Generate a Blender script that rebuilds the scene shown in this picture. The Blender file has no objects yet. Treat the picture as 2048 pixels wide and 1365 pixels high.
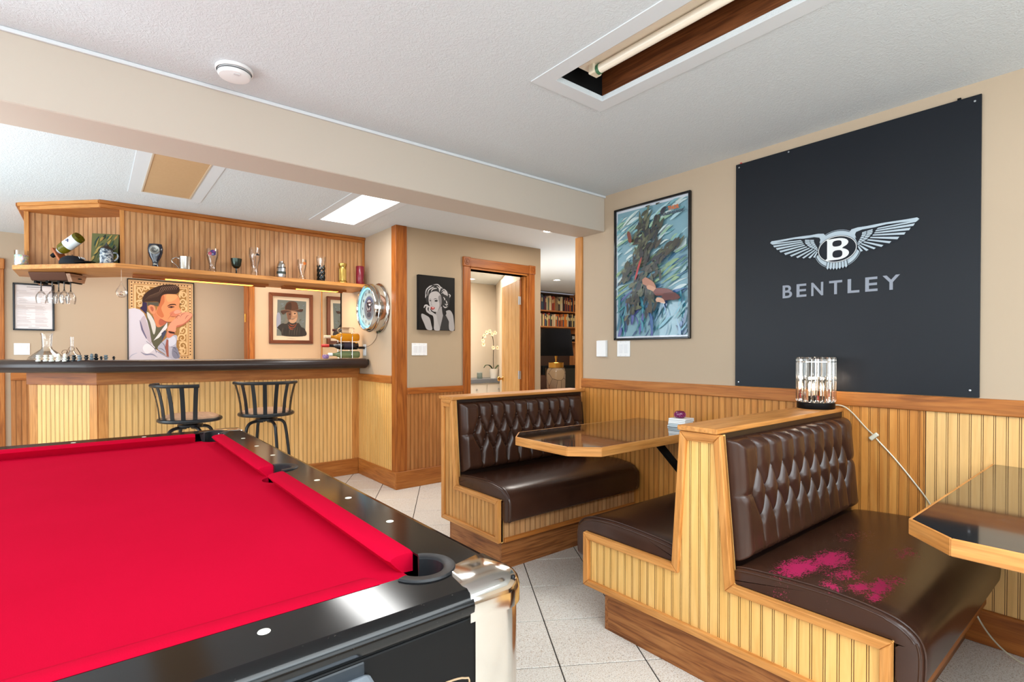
import bpy, bmesh, math, random
import numpy as np
from mathutils import Vector, Matrix
from mathutils.geometry import tessellate_polygon
random.seed(7)
SC = bpy.context.scene
COL = SC.collection
PI = math.pi
R = math.radians

# ------------------------------------------------------------------ camera, world, lights, exposure
H = 2.42          # ceiling height
cam = bpy.data.cameras.new('camera')
cam.sensor_width = 36.0
cam.lens = 1044.0 / 2048 * 36
cam.shift_y = 34.06 / 2048
cam.clip_start = 0.05
cam_o = bpy.data.objects.new('camera', cam)
cam_o.location = (0, 0, 1.25)
cam_o.rotation_euler = (PI / 2 - 0.0094, 0, -0.677)
COL.objects.link(cam_o)
SC.camera = cam_o

SC.view_settings.view_transform = 'Standard'
SC.view_settings.look = 'None'
SC.view_settings.exposure = 0.6
SC.view_settings.gamma = 1.0
SC.view_settings.use_curve_mapping = False

W = bpy.data.worlds.new('world')
SC.world = W
W.use_nodes = True
W.node_tree.nodes['Background'].inputs[0].default_value = (0.75, 0.85, 1.0, 1)
W.node_tree.nodes['Background'].inputs[1].default_value = 1.0


def area(name, loc, rot, sx, sy, power, col=(1, 1, 1), spread=None):
    l = bpy.data.lights.new(name, 'AREA')
    l.shape = 'RECTANGLE'
    l.size, l.size_y = sx, sy
    l.energy = power
    l.color = col
    if spread:
        l.spread = spread
    o = bpy.data.objects.new(name, l)
    o.location = loc
    o.rotation_euler = rot
    COL.objects.link(o)
    return o


def point(name, loc, power, col=(1, 1, 1), r=0.03):
    l = bpy.data.lights.new(name, 'POINT')
    l.energy = power
    l.color = col
    l.shadow_soft_size = r
    o = bpy.data.objects.new(name, l)
    o.location = loc
    COL.objects.link(o)
    return o


DAY = (0.76, 0.90, 1.0)
WARM = (1.0, 0.74, 0.46)
# daylight through the window walls behind the camera and beside the pool table
area('window_daylight', (0.2, -3.05, 1.60), (R(90), 0, 0), 5.2, 1.4, 64, DAY)
area('window_daylight', (-2.9, 0.6, 1.60), (R(90), 0, R(-90)), 4.6, 1.4, 54, DAY)
area('window_daylight', (-2.9, 5.0, 1.45), (R(90), 0, R(-90)), 2.6, 1.6, 58, DAY)
# added upward fill lights brightening the ceiling behind the camera, and the ceiling lighting of the room outside the frame
area('added_ceiling_fill', (0.9, -1.6, 1.75), (R(180), 0, 0), 1.4, 1.4, 44, (0.78, 0.92, 1.0))
area('added_ceiling_fill', (-1.7, -0.6, 1.55), (R(180), 0, 0), 1.4, 1.4, 48, (0.78, 0.92, 1.0))
area('ceiling_fixture', (0.4, -1.0, H - 0.012), (0, 0, 0), 3.0, 1.6, 66, (0.93, 0.98, 1.0))
# lit fixture over the bar side with added fills, corridor and library downlights, bathroom downlight
area('bar_fixture', (1.70, 3.99, H - 0.02), (0, 0, 0), 0.29, 1.2, 11, (0.98, 0.98, 0.96))
area('added_ceiling_fill', (-1.9, 3.4, 0.95), (R(180), 0, 0), 1.6, 1.6, 44, (0.84, 0.94, 1.0))  # added upward fill for the bar-side ceiling, no lamp stands there
area('bar_back_light', (0.7, 6.15, H - 0.02), (0, 0, 0), 2.4, 0.8, 16, (1.0, 0.96, 0.9))  # added fill to brighten the wall behind the bar, not a fixture
area('library_light', (5.6, 5.4, H - 0.02), (0, 0, 0), 2.4, 2.4, 40, (1.0, 0.93, 0.84))
area('library_ceiling_fill', (5.0, 4.6, 1.3), (R(180), 0, 0), 1.2, 1.2, 11, (0.95, 0.97, 1.0))  # added upward fill that lifts the library ceiling, not a downlight
area('corridor_light', (3.5, 3.6, H - 0.02), (0, 0, 0), 0.5, 0.5, 12, (1.0, 0.94, 0.86))
area('bathroom_light', (4.0, 6.1, H - 0.02), (0, 0, 0), 0.8, 0.8, 28, (1.0, 0.90, 0.78))
# warm strips under the bar shelf
area('shelf_strip_light', (0.75, 5.33, 1.868), (R(22), 0, 0), 1.0, 0.08, 5, WARM)
area('shelf_strip_light', (1.70, 5.33, 1.868), (R(22), 0, 0), 0.55, 0.08, 6, WARM)


# ------------------------------------------------------------------ materials
def lin(c):
    out = []
    for x in c[:3]:
        x = x / 255.0
        out.append(x / 12.92 if x <= 0.04045 else ((x + 0.055) / 1.055) ** 2.4)
    return (out[0], out[1], out[2], 1.0)


class NT:
    def __init__(s, name):
        s.m = bpy.data.materials.new(name)
        s.m.use_nodes = True
        s.t = s.m.node_tree
        s.b = s.t.nodes['Principled BSDF']
        s.out = s.t.nodes['Material Output']

    def n(s, typ, **kw):
        nd = s.t.nodes.new(typ)
        for k, v in kw.items():
            if k.startswith('i_'):
                key = k[2:]
                key = int(key) if key.isdigit() else key.replace('_', ' ')
                nd.inputs[key].default_value = v
            else:
                setattr(nd, k, v)
        return nd

    def l(s, a, b):
        s.t.links.new(a, b)

    def math(s, op, a, b=None, clamp=False):
        nd = s.t.nodes.new('ShaderNodeMath')
        nd.operation = op
        nd.use_clamp = clamp
        for i, x in enumerate((a, b)):
            if x is None:
                continue
            if isinstance(x, (int, float)):
                nd.inputs[i].default_value = x
            else:
                s.l(x, nd.inputs[i])
        return nd.outputs[0]

    def mix(s, f, a, b, blend='MIX'):
        nd = s.t.nodes.new('ShaderNodeMix')
        nd.data_type = 'RGBA'
        nd.blend_type = blend
        for i, x in ((0, f), (6, a), (7, b)):
            if isinstance(x, (int, float, tuple)):
                nd.inputs[i].default_value = x
            else:
                s.l(x, nd.inputs[i])
        return nd.outputs[2]

    def ramp(s, f, stops):
        nd = s.t.nodes.new('ShaderNodeValToRGB')
        cr = nd.color_ramp
        while len(cr.elements) < len(stops):
            cr.elements.new(0.5)
        for e, (p, c) in zip(cr.elements, stops):
            e.position = p
            e.color = c
        s.l(f, nd.inputs[0])
        return nd.outputs[0]

    def coords(s, scale=(1, 1, 1), rnd=False, rot=(0, 0, 0)):
        tc = s.n('ShaderNodeTexCoord')
        v = tc.outputs['Object']
        if rnd:
            oi = s.n('ShaderNodeObjectInfo')
            mul = s.math('MULTIPLY', oi.outputs['Random'], 37.0)
            cx = s.n('ShaderNodeCombineXYZ')
            s.l(mul, cx.inputs[0]); s.l(mul, cx.inputs[1]); s.l(mul, cx.inputs[2])
            ad = s.n('ShaderNodeVectorMath', operation='ADD')
            s.l(v, ad.inputs[0]); s.l(cx.outputs[0], ad.inputs[1])
            v = ad.outputs[0]
        mp = s.n('ShaderNodeMapping')
        mp.inputs['Scale'].default_value = scale
        mp.inputs['Rotation'].default_value = rot
        s.l(v, mp.inputs[0])
        return mp.outputs[0]

    def noise(s, vec, scale, detail=3, rough=0.5, dist=0.0):
        nd = s.n('ShaderNodeTexNoise')
        nd.inputs['Scale'].default_value = scale
        nd.inputs['Detail'].default_value = detail
        nd.inputs['Roughness'].default_value = rough
        nd.inputs['Distortion'].default_value = dist
        s.l(vec, nd.inputs['Vector'])
        return nd.outputs['Fac']

    def bump(s, hgt, strength=0.2, dist=0.002):
        nd = s.n('ShaderNodeBump')
        nd.inputs['Strength'].default_value = strength
        nd.inputs['Distance'].default_value = dist
        s.l(hgt, nd.inputs['Height'])
        s.l(nd.outputs[0], s.b.inputs['Normal'])


def P(name, rgb, rough=0.5, metal=0.0, coat=0.0, spec=0.5, emit=None, es=0.0, trans=0.0, ior=1.45, alpha=1.0, crough=0.05):
    t = NT(name)
    b = t.b
    b.inputs['Base Color'].default_value = lin(rgb)
    b.inputs['Roughness'].default_value = rough
    b.inputs['Metallic'].default_value = metal
    b.inputs['Coat Weight'].default_value = coat
    b.inputs['Coat Roughness'].default_value = crough
    b.inputs['Specular IOR Level'].default_value = spec
    b.inputs['Transmission Weight'].default_value = trans
    b.inputs['IOR'].default_value = ior
    b.inputs['Alpha'].default_value = alpha
    if emit:
        b.inputs['Emission Color'].default_value = lin(emit)
        b.inputs['Emission Strength'].default_value = es
    return t.m


def wood(name, dark, mid, light, axis='z', rough=0.45, knots=0.0, vary=0.14, coat=0.0, pores=0.2):
    t = NT(name)
    A = {'x': 0, 'y': 1, 'z': 2}[axis]
    s1 = [11.0] * 3; s1[A] = 1.1
    s2 = [110.0] * 3; s2[A] = 5.0
    v1 = t.coords(tuple(s1), True)
    n1 = t.noise(v1, 1.6, 5, 0.55, 1.6)
    c = t.ramp(n1, [(0.22, lin(dark)), (0.46, lin(mid)), (0.76, lin(light))])
    v2 = t.coords(tuple(s2), True)
    n2 = t.noise(v2, 1.0, 2, 0.5)
    pr = t.ramp(n2, [(0.36, (1 - pores, 1 - pores * 1.15, 1 - pores * 1.3, 1)), (0.54, (1, 1, 1, 1))])
    c = t.mix(1.0, c, pr, 'MULTIPLY')
    if knots:
        sk = [5.0] * 3; sk[A] = 2.6
        vk = t.coords(tuple(sk), True)
        vo = t.n('ShaderNodeTexVoronoi')
        vo.inputs['Scale'].default_value = 1.0
        t.l(vk, vo.inputs['Vector'])
        m = t.ramp(vo.outputs['Distance'], [(0.035 * knots, (1, 1, 1, 1)), (0.10 * knots, (0, 0, 0, 1))])
        c = t.mix(t.math('MULTIPLY', m, 0.75), c, lin((92, 48, 20)))
    oi = t.n('ShaderNodeObjectInfo')
    hs = t.n('ShaderNodeHueSaturation')
    t.l(c, hs.inputs['Color'])
    t.l(t.math('ADD', t.math('MULTIPLY', oi.outputs['Random'], vary), 1.0 - vary / 2), hs.inputs['Value'])
    t.l(hs.outputs[0], t.b.inputs['Base Color'])
    t.b.inputs['Roughness'].default_value = rough
    t.b.inputs['Coat Weight'].default_value = coat
    t.b.inputs['Coat Roughness'].default_value = 0.15
    t.b.inputs['Specular IOR Level'].default_value = 0.35
    t.bump(n2, 0.12, 0.0006)
    return t.m


def oak_set(nm, d, m, l, **k):
    return {a: wood(nm + '_' + a, d, m, l, a, **k) for a in 'xyz'}


OAK = oak_set('golden_oak', (132, 74, 28), (172, 102, 42), (192, 124, 60))
OAKL = oak_set('light_oak', (166, 104, 46), (200, 134, 68), (216, 154, 88))
OAKD = oak_set('amber_oak', (114, 60, 20), (154, 84, 28), (178, 106, 44))
PLINTH = oak_set('brown_oak', (110, 62, 30), (156, 96, 50), (182, 122, 70), pores=0.4)
BEAD_ORANGE = wood('beadboard_pine', (182, 112, 46), (200, 130, 58), (214, 150, 76), 'z', knots=0.6, vary=0.16, pores=0.07)
BEAD_PALE = wood('beadboard_birch', (222, 170, 102), (232, 182, 114), (238, 192, 126), 'z', knots=0.35, vary=0.07, pores=0.07)
BEAD_PINK = wood('beadboard_knotty', (166, 112, 68), (190, 138, 90), (208, 162, 114), 'z', knots=0.7, vary=0.2, pores=0.07)
BEAD_BROWN = wood('beadboard_brown', (150, 92, 44), (176, 114, 60), (192, 132, 76), 'z', knots=0.6, vary=0.12, pores=0.07)
BEAD_BOOTH = wood('beadboard_booth', (222, 166, 90), (236, 184, 108), (242, 196, 124), 'z', knots=0.4, vary=0.06, pores=0.07)

GROOVE_DARK = wood('stained_groove', (84, 44, 16), (110, 62, 26), (132, 80, 38), 'z', pores=0.1)  # darker wood tone for the groove faces of the bead boards

t = NT('ceiling_paint')
t.b.inputs['Base Color'].default_value = lin((216, 222, 225))
t.b.inputs['Roughness'].default_value = 0.85
v = t.coords((1, 1, 1))
n1 = t.noise(v, 46, 4, 0.6, 2.2)
t.bump(t.ramp(n1, [(0.42, (0, 0, 0, 1)), (0.6, (1, 1, 1, 1))]), 0.35, 0.004)
CEIL = t.m
WHITE_TRIM = P('white_trim_paint', (218, 222, 225), 0.7)

t = NT('beige_wall_paint')
v = t.coords()
t.l(t.mix(t.noise(v, 1.2, 2), lin((181, 160, 136)), lin((187, 166, 142))), t.b.inputs['Base Color'])
t.b.inputs['Roughness'].default_value = 0.75
t.bump(t.noise(v, 160, 2), 0.08, 0.001)
BEIGE = t.m
TAUPE = P('taupe_wall_paint', (174, 153, 126), 0.75)
CREAM = P('cream_wall_paint', (226, 214, 196), 0.8)
BEAM = P('beam_paint', (198, 186, 172), 0.7)

t = NT('speckled_floor_tile')
v = t.coords((1, 1, 1), True)
n1 = t.noise(v, 230, 2, 0.7)
n2 = t.noise(v, 120, 2, 0.6)
c = t.ramp(n1, [(0.33, lin((172, 142, 108))), (0.46, lin((222, 215, 206))), (0.7, lin((234, 229, 222)))])
c = t.mix(t.ramp(n2, [(0.60, (0, 0, 0, 1)), (0.72, (1, 1, 1, 1))]), c, lin((168, 160, 152)))
t.l(c, t.b.inputs['Base Color'])
t.b.inputs['Roughness'].default_value = 0.33
TILE = t.m
GROUT = P('dark_grout', (62, 56, 52), 0.9)


def leather(name, worn=False):
    t = NT(name)
    v = t.coords()
    n1 = t.noise(v, 7, 3)
    c = t.mix(n1, lin((48, 28, 20)), lin((72, 44, 32)))
    rg = 0.27
    t.b.inputs['Roughness'].default_value = rg
    if worn:
        tc = t.n('ShaderNodeTexCoord')
        tot = None
        for (px, py, rx, ry, w) in worn:
            mp = t.n('ShaderNodeMapping')
            mp.inputs['Location'].default_value = (-px / rx, -py / ry, 0)
            mp.inputs['Scale'].default_value = (1 / rx, 1 / ry, 0)
            t.l(tc.outputs['Object'], mp.inputs[0])
            ln = t.n('ShaderNodeVectorMath', operation='LENGTH')
            t.l(mp.outputs[0], ln.inputs[0])
            g = t.math('MULTIPLY', t.math('SUBTRACT', 1.0, ln.outputs['Value'], True), w)
            tot = g if tot is None else t.math('MAXIMUM', tot, g)
        fine = t.noise(t.coords((1, 1, 1)), 170, 3, 0.65)
        big = t.noise(t.coords((1.0, 1.6, 1)), 24, 5, 0.65, 1.0)
        f = t.math('ADD', t.math('MULTIPLY', fine, 0.75), t.math('MULTIPLY', big, 0.55))
        f = t.math('ADD', f, t.math('MULTIPLY', tot, 0.42))
        m = t.ramp(f, [(0.825, (0, 0, 0, 1)), (0.885, (1, 1, 1, 1))])
        m = t.math('MULTIPLY', m, t.ramp(tot, [(0.02, (0, 0, 0, 1)), (0.2, (1, 1, 1, 1))]))
        c = t.mix(m, c, lin((178, 22, 84)))
        rr = t.n('ShaderNodeMapRange')
        t.l(m, rr.inputs[0])
        rr.inputs[3].default_value = rg
        rr.inputs[4].default_value = 0.7
        t.l(rr.outputs[0], t.b.inputs['Roughness'])
    t.l(c, t.b.inputs['Base Color'])
    t.b.inputs['Specular IOR Level'].default_value = 0.42
    t.bump(t.noise(v, 260, 3, 0.6), 0.12, 0.0008)
    return t.m


LEATHER = leather('brown_leather')
LEATHER_WORN = leather('worn_brown_leather', [(0.16, -0.29, 0.19, 0.085, 1.0), (0.31, -0.335, 0.20, 0.09, 0.9), (0.20, -0.42, 0.15, 0.075, 0.62), (0.065, -0.43, 0.06, 0.055, 0.7), (0.13, -0.485, 0.09, 0.045, 0.85), (0.19, -0.525, 0.15, 0.045, 0.85), (0.11, -0.535, 0.08, 0.035, 0.8), (0.29, -0.54, 0.10, 0.04, 0.6), (0.60, -0.49, 0.13, 0.06, 0.5), (0.66, -0.30, 0.18, 0.09, 0.32)])
LEATHER_DARK = P('dark_brown_vinyl', (34, 21, 17), 0.3)

t = NT('red_felt')
v = t.coords()
n1 = t.noise(v, 420, 2, 0.6)
n2 = t.noise(v, 3, 3)
c = t.mix(n2, lin((180, 6, 40)), lin((192, 9, 47)))
c = t.mix(t.ramp(n1, [(0.70, (0, 0, 0, 1)), (0.84, (1, 1, 1, 1))]), c, lin((214, 44, 76)))
t.l(c, t.b.inputs['Base Color'])
t.b.inputs['Roughness'].default_value = 0.95
t.b.inputs['Sheen Weight'].default_value = 0.0
t.b.inputs['Specular IOR Level'].default_value = 0.02
t.b.inputs['Sheen Roughness'].default_value = 0.4
t.b.inputs['Sheen Tint'].default_value = lin((255, 90, 130))
t.bump(n1, 0.3, 0.0008)
FELT = t.m

t = NT('black_laminate')
n1 = t.noise(t.coords(), 160, 2, 0.6)
t.l(t.mix(t.ramp(n1, [(0.70, (0, 0, 0, 1)), (0.76, (1, 1, 1, 1))]), lin((10, 10, 11)), lin((46, 42, 38))), t.b.inputs['Base Color'])
t.b.inputs['Specular IOR Level'].default_value = 0.38
t.b.inputs['Roughness'].default_value = 0.12
BLACKGLOSS = t.m
BLACKSATIN = P('black_satin', (12, 12, 13), 0.42, spec=0.2)
BLACKMATTE = P('black_matte', (12, 12, 12), 0.7, spec=0.2)
RUBBER = P('black_rubber', (24, 25, 28), 0.42)
CHROME = P('chrome', (206, 202, 196), 0.12, 1.0)
NICKEL = P('brushed_nickel', (196, 200, 206), 0.28, 1.0)
SILVER = P('silver_plastic', (178, 186, 196), 0.3, 0.6)
BRASS = P('brass', (198, 150, 72), 0.22, 1.0)
GOLD = P('antique_gold', (206, 176, 98), 0.3, 1.0)
PEWTER = P('pewter', (92, 98, 100), 0.35, 1.0)
BLACKMETAL = P('black_metal', (26, 28, 32), 0.3)
IVORY = P('ivory_inlay', (232, 226, 208), 0.35)
WHITEP = P('white_plastic', (236, 236, 236), 0.4)
WHITEC = P('white_ceramic', (238, 234, 226), 0.25)

t = NT('black_marble_laminate')
v = t.coords((1, 1, 1), rot=(0, 0, 0.5))
n1 = t.noise(v, 5.0, 6, 0.6, 2.0)
vn = t.math('ABSOLUTE', t.math('SUBTRACT', n1, 0.5))
ve = t.ramp(vn, [(0.0, (1, 1, 1, 1)), (0.012, (0, 0, 0, 1))])
br = t.ramp(t.noise(v, 3.0, 2), [(0.5, (0, 0, 0, 1)), (0.66, (1, 1, 1, 1))])
t.l(t.mix(t.math('MULTIPLY', t.math('MULTIPLY', ve, br), 0.7), lin((22, 22, 22)), lin((150, 146, 132))), t.b.inputs['Base Color'])
t.b.inputs['Roughness'].default_value = 0.08
t.b.inputs['Coat Weight'].default_value = 0.5
t.b.inputs['Coat Roughness'].default_value = 0.04
MARBLE = t.m


def clear_glass(name, tint=(255, 255, 255), amount=0.0, rough=0.02, base=0.03):
    t = NT(name)
    t.t.nodes.remove(t.b)
    tr = t.n('ShaderNodeBsdfTransparent')
    tr.inputs[0].default_value = lin(tint)
    gl = t.n('ShaderNodeBsdfGlossy')
    gl.inputs['Roughness'].default_value = rough
    lw = t.n('ShaderNodeLayerWeight')
    lw.inputs[0].default_value = 0.25
    f = t.math('ADD', t.math('MULTIPLY', lw.outputs['Fresnel'], 0.6), base, True)
    mx = t.n('ShaderNodeMixShader')
    t.l(f, mx.inputs[0]); t.l(tr.outputs[0], mx.inputs[1]); t.l(gl.outputs[0], mx.inputs[2])
    t.l(mx.outputs[0], t.out.inputs[0])
    return t.m


GLASS = clear_glass('clear_glass')
GLASS_GREEN = P('green_bottle_glass', (128, 122, 30), 0.05, 0, trans=0.55, ior=1.3)
GLASS_DARK = P('dark_bottle_glass', (24, 12, 14), 0.06, coat=0.5)
GLASS_EMERALD = P('emerald_bottle_glass', (22, 120, 60), 0.05, trans=0.5, ior=1.3)
GLASS_AMBER = P('golden_wine_bottle_glass', (222, 160, 40), 0.05, trans=0.6, ior=1.25)
GLASS_PALE = P('pale_green_bottle_glass', (140, 160, 120), 0.05, trans=0.6, ior=1.25)
CRYSTAL = P('crystal_glass', (255, 252, 248), 0.0, trans=1.0, ior=1.5)
MIRROR = P('mirror', (235, 238, 236), 0.01, 1.0)

# flat print colours come from a colour attribute
t = NT('flat_print')
a = t.n('ShaderNodeAttribute')
a.attribute_name = 'Col'
t.l(a.outputs['Color'], t.b.inputs['Base Color'])
t.b.inputs['Roughness'].default_value = 0.55
t.b.inputs['Specular IOR Level'].default_value = 0.2
PRINT = t.m
t = NT('flat_print_under_glass')
a = t.n('ShaderNodeAttribute')
a.attribute_name = 'Col'
t.l(a.outputs['Color'], t.b.inputs['Base Color'])
t.b.inputs['Roughness'].default_value = 0.5
t.b.inputs['Coat Weight'].default_value = 0.9
t.b.inputs['Coat Roughness'].default_value = 0.02
PRINTG = t.m


def emitter(name, rgb, strength):
    return P(name, (0, 0, 0), 0.5, emit=rgb, es=strength)


# ------------------------------------------------------------------ geometry helpers
class MB:
    """collects geometry; build() links it as ONE mesh object"""

    def __init__(s, M=None):
        s.v, s.f, s.mi, s.cl = [], [], [], []
        s.M = M or Matrix.Identity(4)

    def add(s, vs, fs, m=0, col=None):
        o = len(s.v)
        for p in vs:
            q = s.M @ Vector(p)
            s.v.append((q.x, q.y, q.z))
        for f in fs:
            s.f.append(tuple(i + o for i in f))
            s.mi.append(m)
            s.cl.append(col)
        return s

    def box(s, x0, y0, z0, x1, y1, z1, m=0):
        v = [(x0, y0, z0), (x1, y0, z0), (x1, y1, z0), (x0, y1, z0), (x0, y0, z1), (x1, y0, z1), (x1, y1, z1), (x0, y1, z1)]
        return s.add(v, [(0, 3, 2, 1), (4, 5, 6, 7), (0, 1, 5, 4), (1, 2, 6, 5), (2, 3, 7, 6), (3, 0, 4, 7)], m)

    def lathe(s, prof, n=24, c=(0, 0, 0), m=0, a0=0.0, a1=2 * PI):
        full = abs(a1 - a0 - 2 * PI) < 1e-6
        k = n if full else n + 1
        vs = []
        for r, z in prof:
            for i in range(k):
                a = a0 + (a1 - a0) * i / n
                vs.append((c[0] + r * math.cos(a), c[1] + r * math.sin(a), c[2] + z))
        fs = []
        for j in range(len(prof) - 1):
            for i in range(n):
                i2 = (i + 1) % k
                q = (j * k + i, j * k + i2, (j + 1) * k + i2, (j + 1) * k + i)
                if prof[j][0] < 1e-7:
                    q = (q[0], q[2], q[3])
                elif prof[j + 1][0] < 1e-7:
                    q = (q[0], q[1], q[2])
                fs.append(q)
        return s.add(vs, fs, m)

    def tube(s, pts, r, n=8, closed=False, m=0):
        pts = [Vector(p) for p in pts]
        L = len(pts)
        rs = r if isinstance(r, (list, tuple)) else [r] * L
        vs, fs = [], []
        up = None
        for i, p in enumerate(pts):
            a = pts[i - 1] if (i > 0 or closed) else p
            b = pts[(i + 1) % L] if (i < L - 1 or closed) else p
            d = (b - a).normalized()
            if up is None:
                up = Vector((0, 0, 1)) if abs(d.z) < 0.9 else Vector((1, 0, 0))
            x = d.cross(up)
            if x.length < 1e-5:
                x = d.orthogonal()
            x.normalize()
            up = x.cross(d).normalized()
            for k in range(n):
                t_ = 2 * PI * k / n
                vs.append(tuple(p + (x * math.cos(t_) + up * math.sin(t_)) * rs[i]))
        for i in range(L if closed else L - 1):
            for k in range(n):
                a, b = i * n + k, i * n + (k + 1) % n
                c, d = ((i + 1) % L) * n + (k + 1) % n, ((i + 1) % L) * n + k
                fs.append((a, b, c, d))
        if not closed:
            fs.append(tuple(range(n - 1, -1, -1)))
            fs.append(tuple((L - 1) * n + k for k in range(n)))
        return s.add(vs, fs, m)

    def prism(s, poly, lo, hi, ax='z', m=0, holes=()):
        """polygon extruded along ax; poly coords are the two other axes in cyclic-free order (x,y),(x,z),(y,z)"""
        def p3(p, h):
            return {'z': (p[0], p[1], h), 'y': (p[0], h, p[1]), 'x': (h, p[0], p[1])}[ax]
        loops = [list(poly)] + [list(h) for h in holes]
        flat = [p for l in loops for p in l]
        N = len(flat)
        vs = [p3(p, lo) for p in flat] + [p3(p, hi) for p in flat]
        tris = tessellate_polygon([[Vector((p[0], p[1], 0)) for p in l] for l in loops])
        fs = [tuple(t_) for t_ in tris] + [tuple(i + N for i in reversed(t_)) for t_ in tris]
        o = 0
        for l in loops:
            k = len(l)
            for i in range(k):
                j = (i + 1) % k
                fs.append((o + i, o + j, o + j + N, o + i + N))
            o += k
        return s.add(vs, fs, m)

    def loft(s, rings, m=0, cap=True, closed=True):
        n = len(rings[0])
        vs = [p for r in rings for p in r]
        fs = []
        for j in range(len(rings) - 1):
            for i in range(n if closed else n - 1):
                k = (i + 1) % n
                fs.append((j * n + i, j * n + k, (j + 1) * n + k, (j + 1) * n + i))
        if cap:
            fs.append(tuple(range(n - 1, -1, -1)))
            fs.append(tuple((len(rings) - 1) * n + i for i in range(n)))
        return s.add(vs, fs, m)

    def grid(s, P3, nu, nv, m=0):
        fs = []
        for j in range(nv - 1):
            for i in range(nu - 1):
                a = j * nu + i
                fs.append((a, a + 1, a + nu + 1, a + nu))
        return s.add(P3, fs, m)

    def mesh(s, name, mats=None, smooth=False, bevel=0.0, seg=1, fix=True):
        me = bpy.data.meshes.new(name)
        me.from_pydata(s.v, [], s.f)
        if any(s.mi):
            me.polygons.foreach_set('material_index', s.mi)
        if any(c is not None for c in s.cl):
            at = me.color_attributes.new('Col', 'FLOAT_COLOR', 'CORNER')
            buf = []
            for f, c in zip(s.f, s.cl):
                buf += list(c or (0.5, 0.5, 0.5, 1)) * len(f)
            at.data.foreach_set('color', buf)
        if mats is not None:
            for m in (mats if isinstance(mats, (list, tuple)) else [mats]):
                me.materials.append(m)
        if bevel or fix:
            bm = bmesh.new()
            bm.from_mesh(me)
            if fix:
                bmesh.ops.recalc_face_normals(bm, faces=bm.faces)
            if bevel:
                ed = [e for e in bm.edges if len(e.link_faces) == 2 and e.calc_face_angle(0) > 0.5]
                bmesh.ops.bevel(bm, geom=ed, offset=bevel, segments=seg, affect='EDGES', profile=0.5, clamp_overlap=True)
            bm.to_mesh(me)
            bm.free()
        if smooth:
            me.polygons.foreach_set('use_smooth', [True] * len(me.polygons))
            me.set_sharp_from_angle(angle=smooth if isinstance(smooth, float) else R(35))
        me.update()
        return me

    def build(s, name, mats=None, parent=None, smooth=False, bevel=0.0, seg=1, loc=None, rz=0.0, fix=True):
        return link(name, s.mesh(name, mats, smooth, bevel, seg, fix), parent, loc, rz)


def link(name, me, parent=None, loc=None, rz=0.0):
    o = bpy.data.objects.new(name, me)
    COL.objects.link(o)
    if parent is not None:
        o.parent = parent
    if loc is not None:
        o.location = loc
    if rz:
        o.rotation_euler = (0, 0, rz)
    return o


def thing(name, label, cat, loc=(0, 0, 0), rz=0.0, group=None):
    o = bpy.data.objects.new(name, None)
    o.empty_display_size = 0.05
    COL.objects.link(o)
    o.location = loc
    o.rotation_euler = (0, 0, rz)
    return tag(o, label, cat, group)


def tag(o, label, cat, group=None):
    o['label'] = label
    o['category'] = cat
    if group:
        o['group'] = group
    return o


def struct(o):
    o['kind'] = 'structure'
    return o


def stuff(o):
    o['kind'] = 'stuff'
    return o


def board(name, parent, x0, y0, z0, x1, y1, z1, mat, bev=0.002, seg=1):
    """axis-aligned board; if mat is a set, the grain follows the longest side"""
    if isinstance(mat, dict):
        d = {'x': abs(x1 - x0), 'y': abs(y1 - y0), 'z': abs(z1 - z0)}
        mat = mat[max(d, key=d.get)]
    return MB().box(min(x0, x1), min(y0, y1), min(z0, z1), max(x0, x1), max(y0, y1), max(z0, z1)).build(name, mat, parent, bevel=bev, seg=seg)


def rboard(name, parent, loc, rz, lx, ly, lz, mat, bev=0.002):
    """board rotated about z: lx along its own x"""
    if isinstance(mat, dict):
        d = {'x': lx, 'y': ly, 'z': lz}
        mat = mat[max(d, key=d.get)]
    return MB().box(0, 0, 0, lx, ly, lz).build(name, mat, parent, bevel=bev, loc=loc, rz=rz)


PITCH = 0.0395
_pm = {}


def plank_profile(w):
    g = 0.0024
    if w < 0.02:
        return [(0, 0), (w, 0)]
    return [(0, g), (0.0003, g), (0.0007, 0.0), (w - 0.0076, 0.0), (w - 0.0072, g), (w - 0.0060, g), (w - 0.0056, 0.0005), (w - 0.0017, 0.0005), (w - 0.0013, g), (w, g)]


def groove(d0, d1):
    return 1 if (d0 > 0.0015 or d1 > 0.0015) else 0


def plank_mesh(w, h, mat):
    k = (round(w, 4), round(h, 4), mat.name)
    if k not in _pm:
        m = MB()
        pr = plank_profile(w)
        n = len(pr)
        for i in range(n - 1):
            (u0, d0), (u1, d1) = pr[i], pr[i + 1]
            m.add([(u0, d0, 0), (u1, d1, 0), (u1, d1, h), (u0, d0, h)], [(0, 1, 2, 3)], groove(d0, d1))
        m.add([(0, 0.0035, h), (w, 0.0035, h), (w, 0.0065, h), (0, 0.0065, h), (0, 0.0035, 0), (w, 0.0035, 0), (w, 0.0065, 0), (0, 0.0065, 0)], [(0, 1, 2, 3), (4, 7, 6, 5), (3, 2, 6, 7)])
        _pm[k] = m.mesh('plank', [mat, GROOVE_DARK], fix=False)
    return _pm[k]


def planks(parent, org, rz, length, h, mat, pitch=PITCH):
    """bead boards side by side along direction rz, fronts facing (sin rz, -cos rz)"""
    dx, dy = math.cos(rz), math.sin(rz)
    u = 0.0
    while u < length - 0.004:
        w = min(pitch, length - u)
        m = mat(u) if callable(mat) else mat
        link('plank', plank_mesh(w, h, m), parent, (org[0] + dx * u, org[1] + dy * u, org[2]), rz)
        u += pitch


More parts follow.
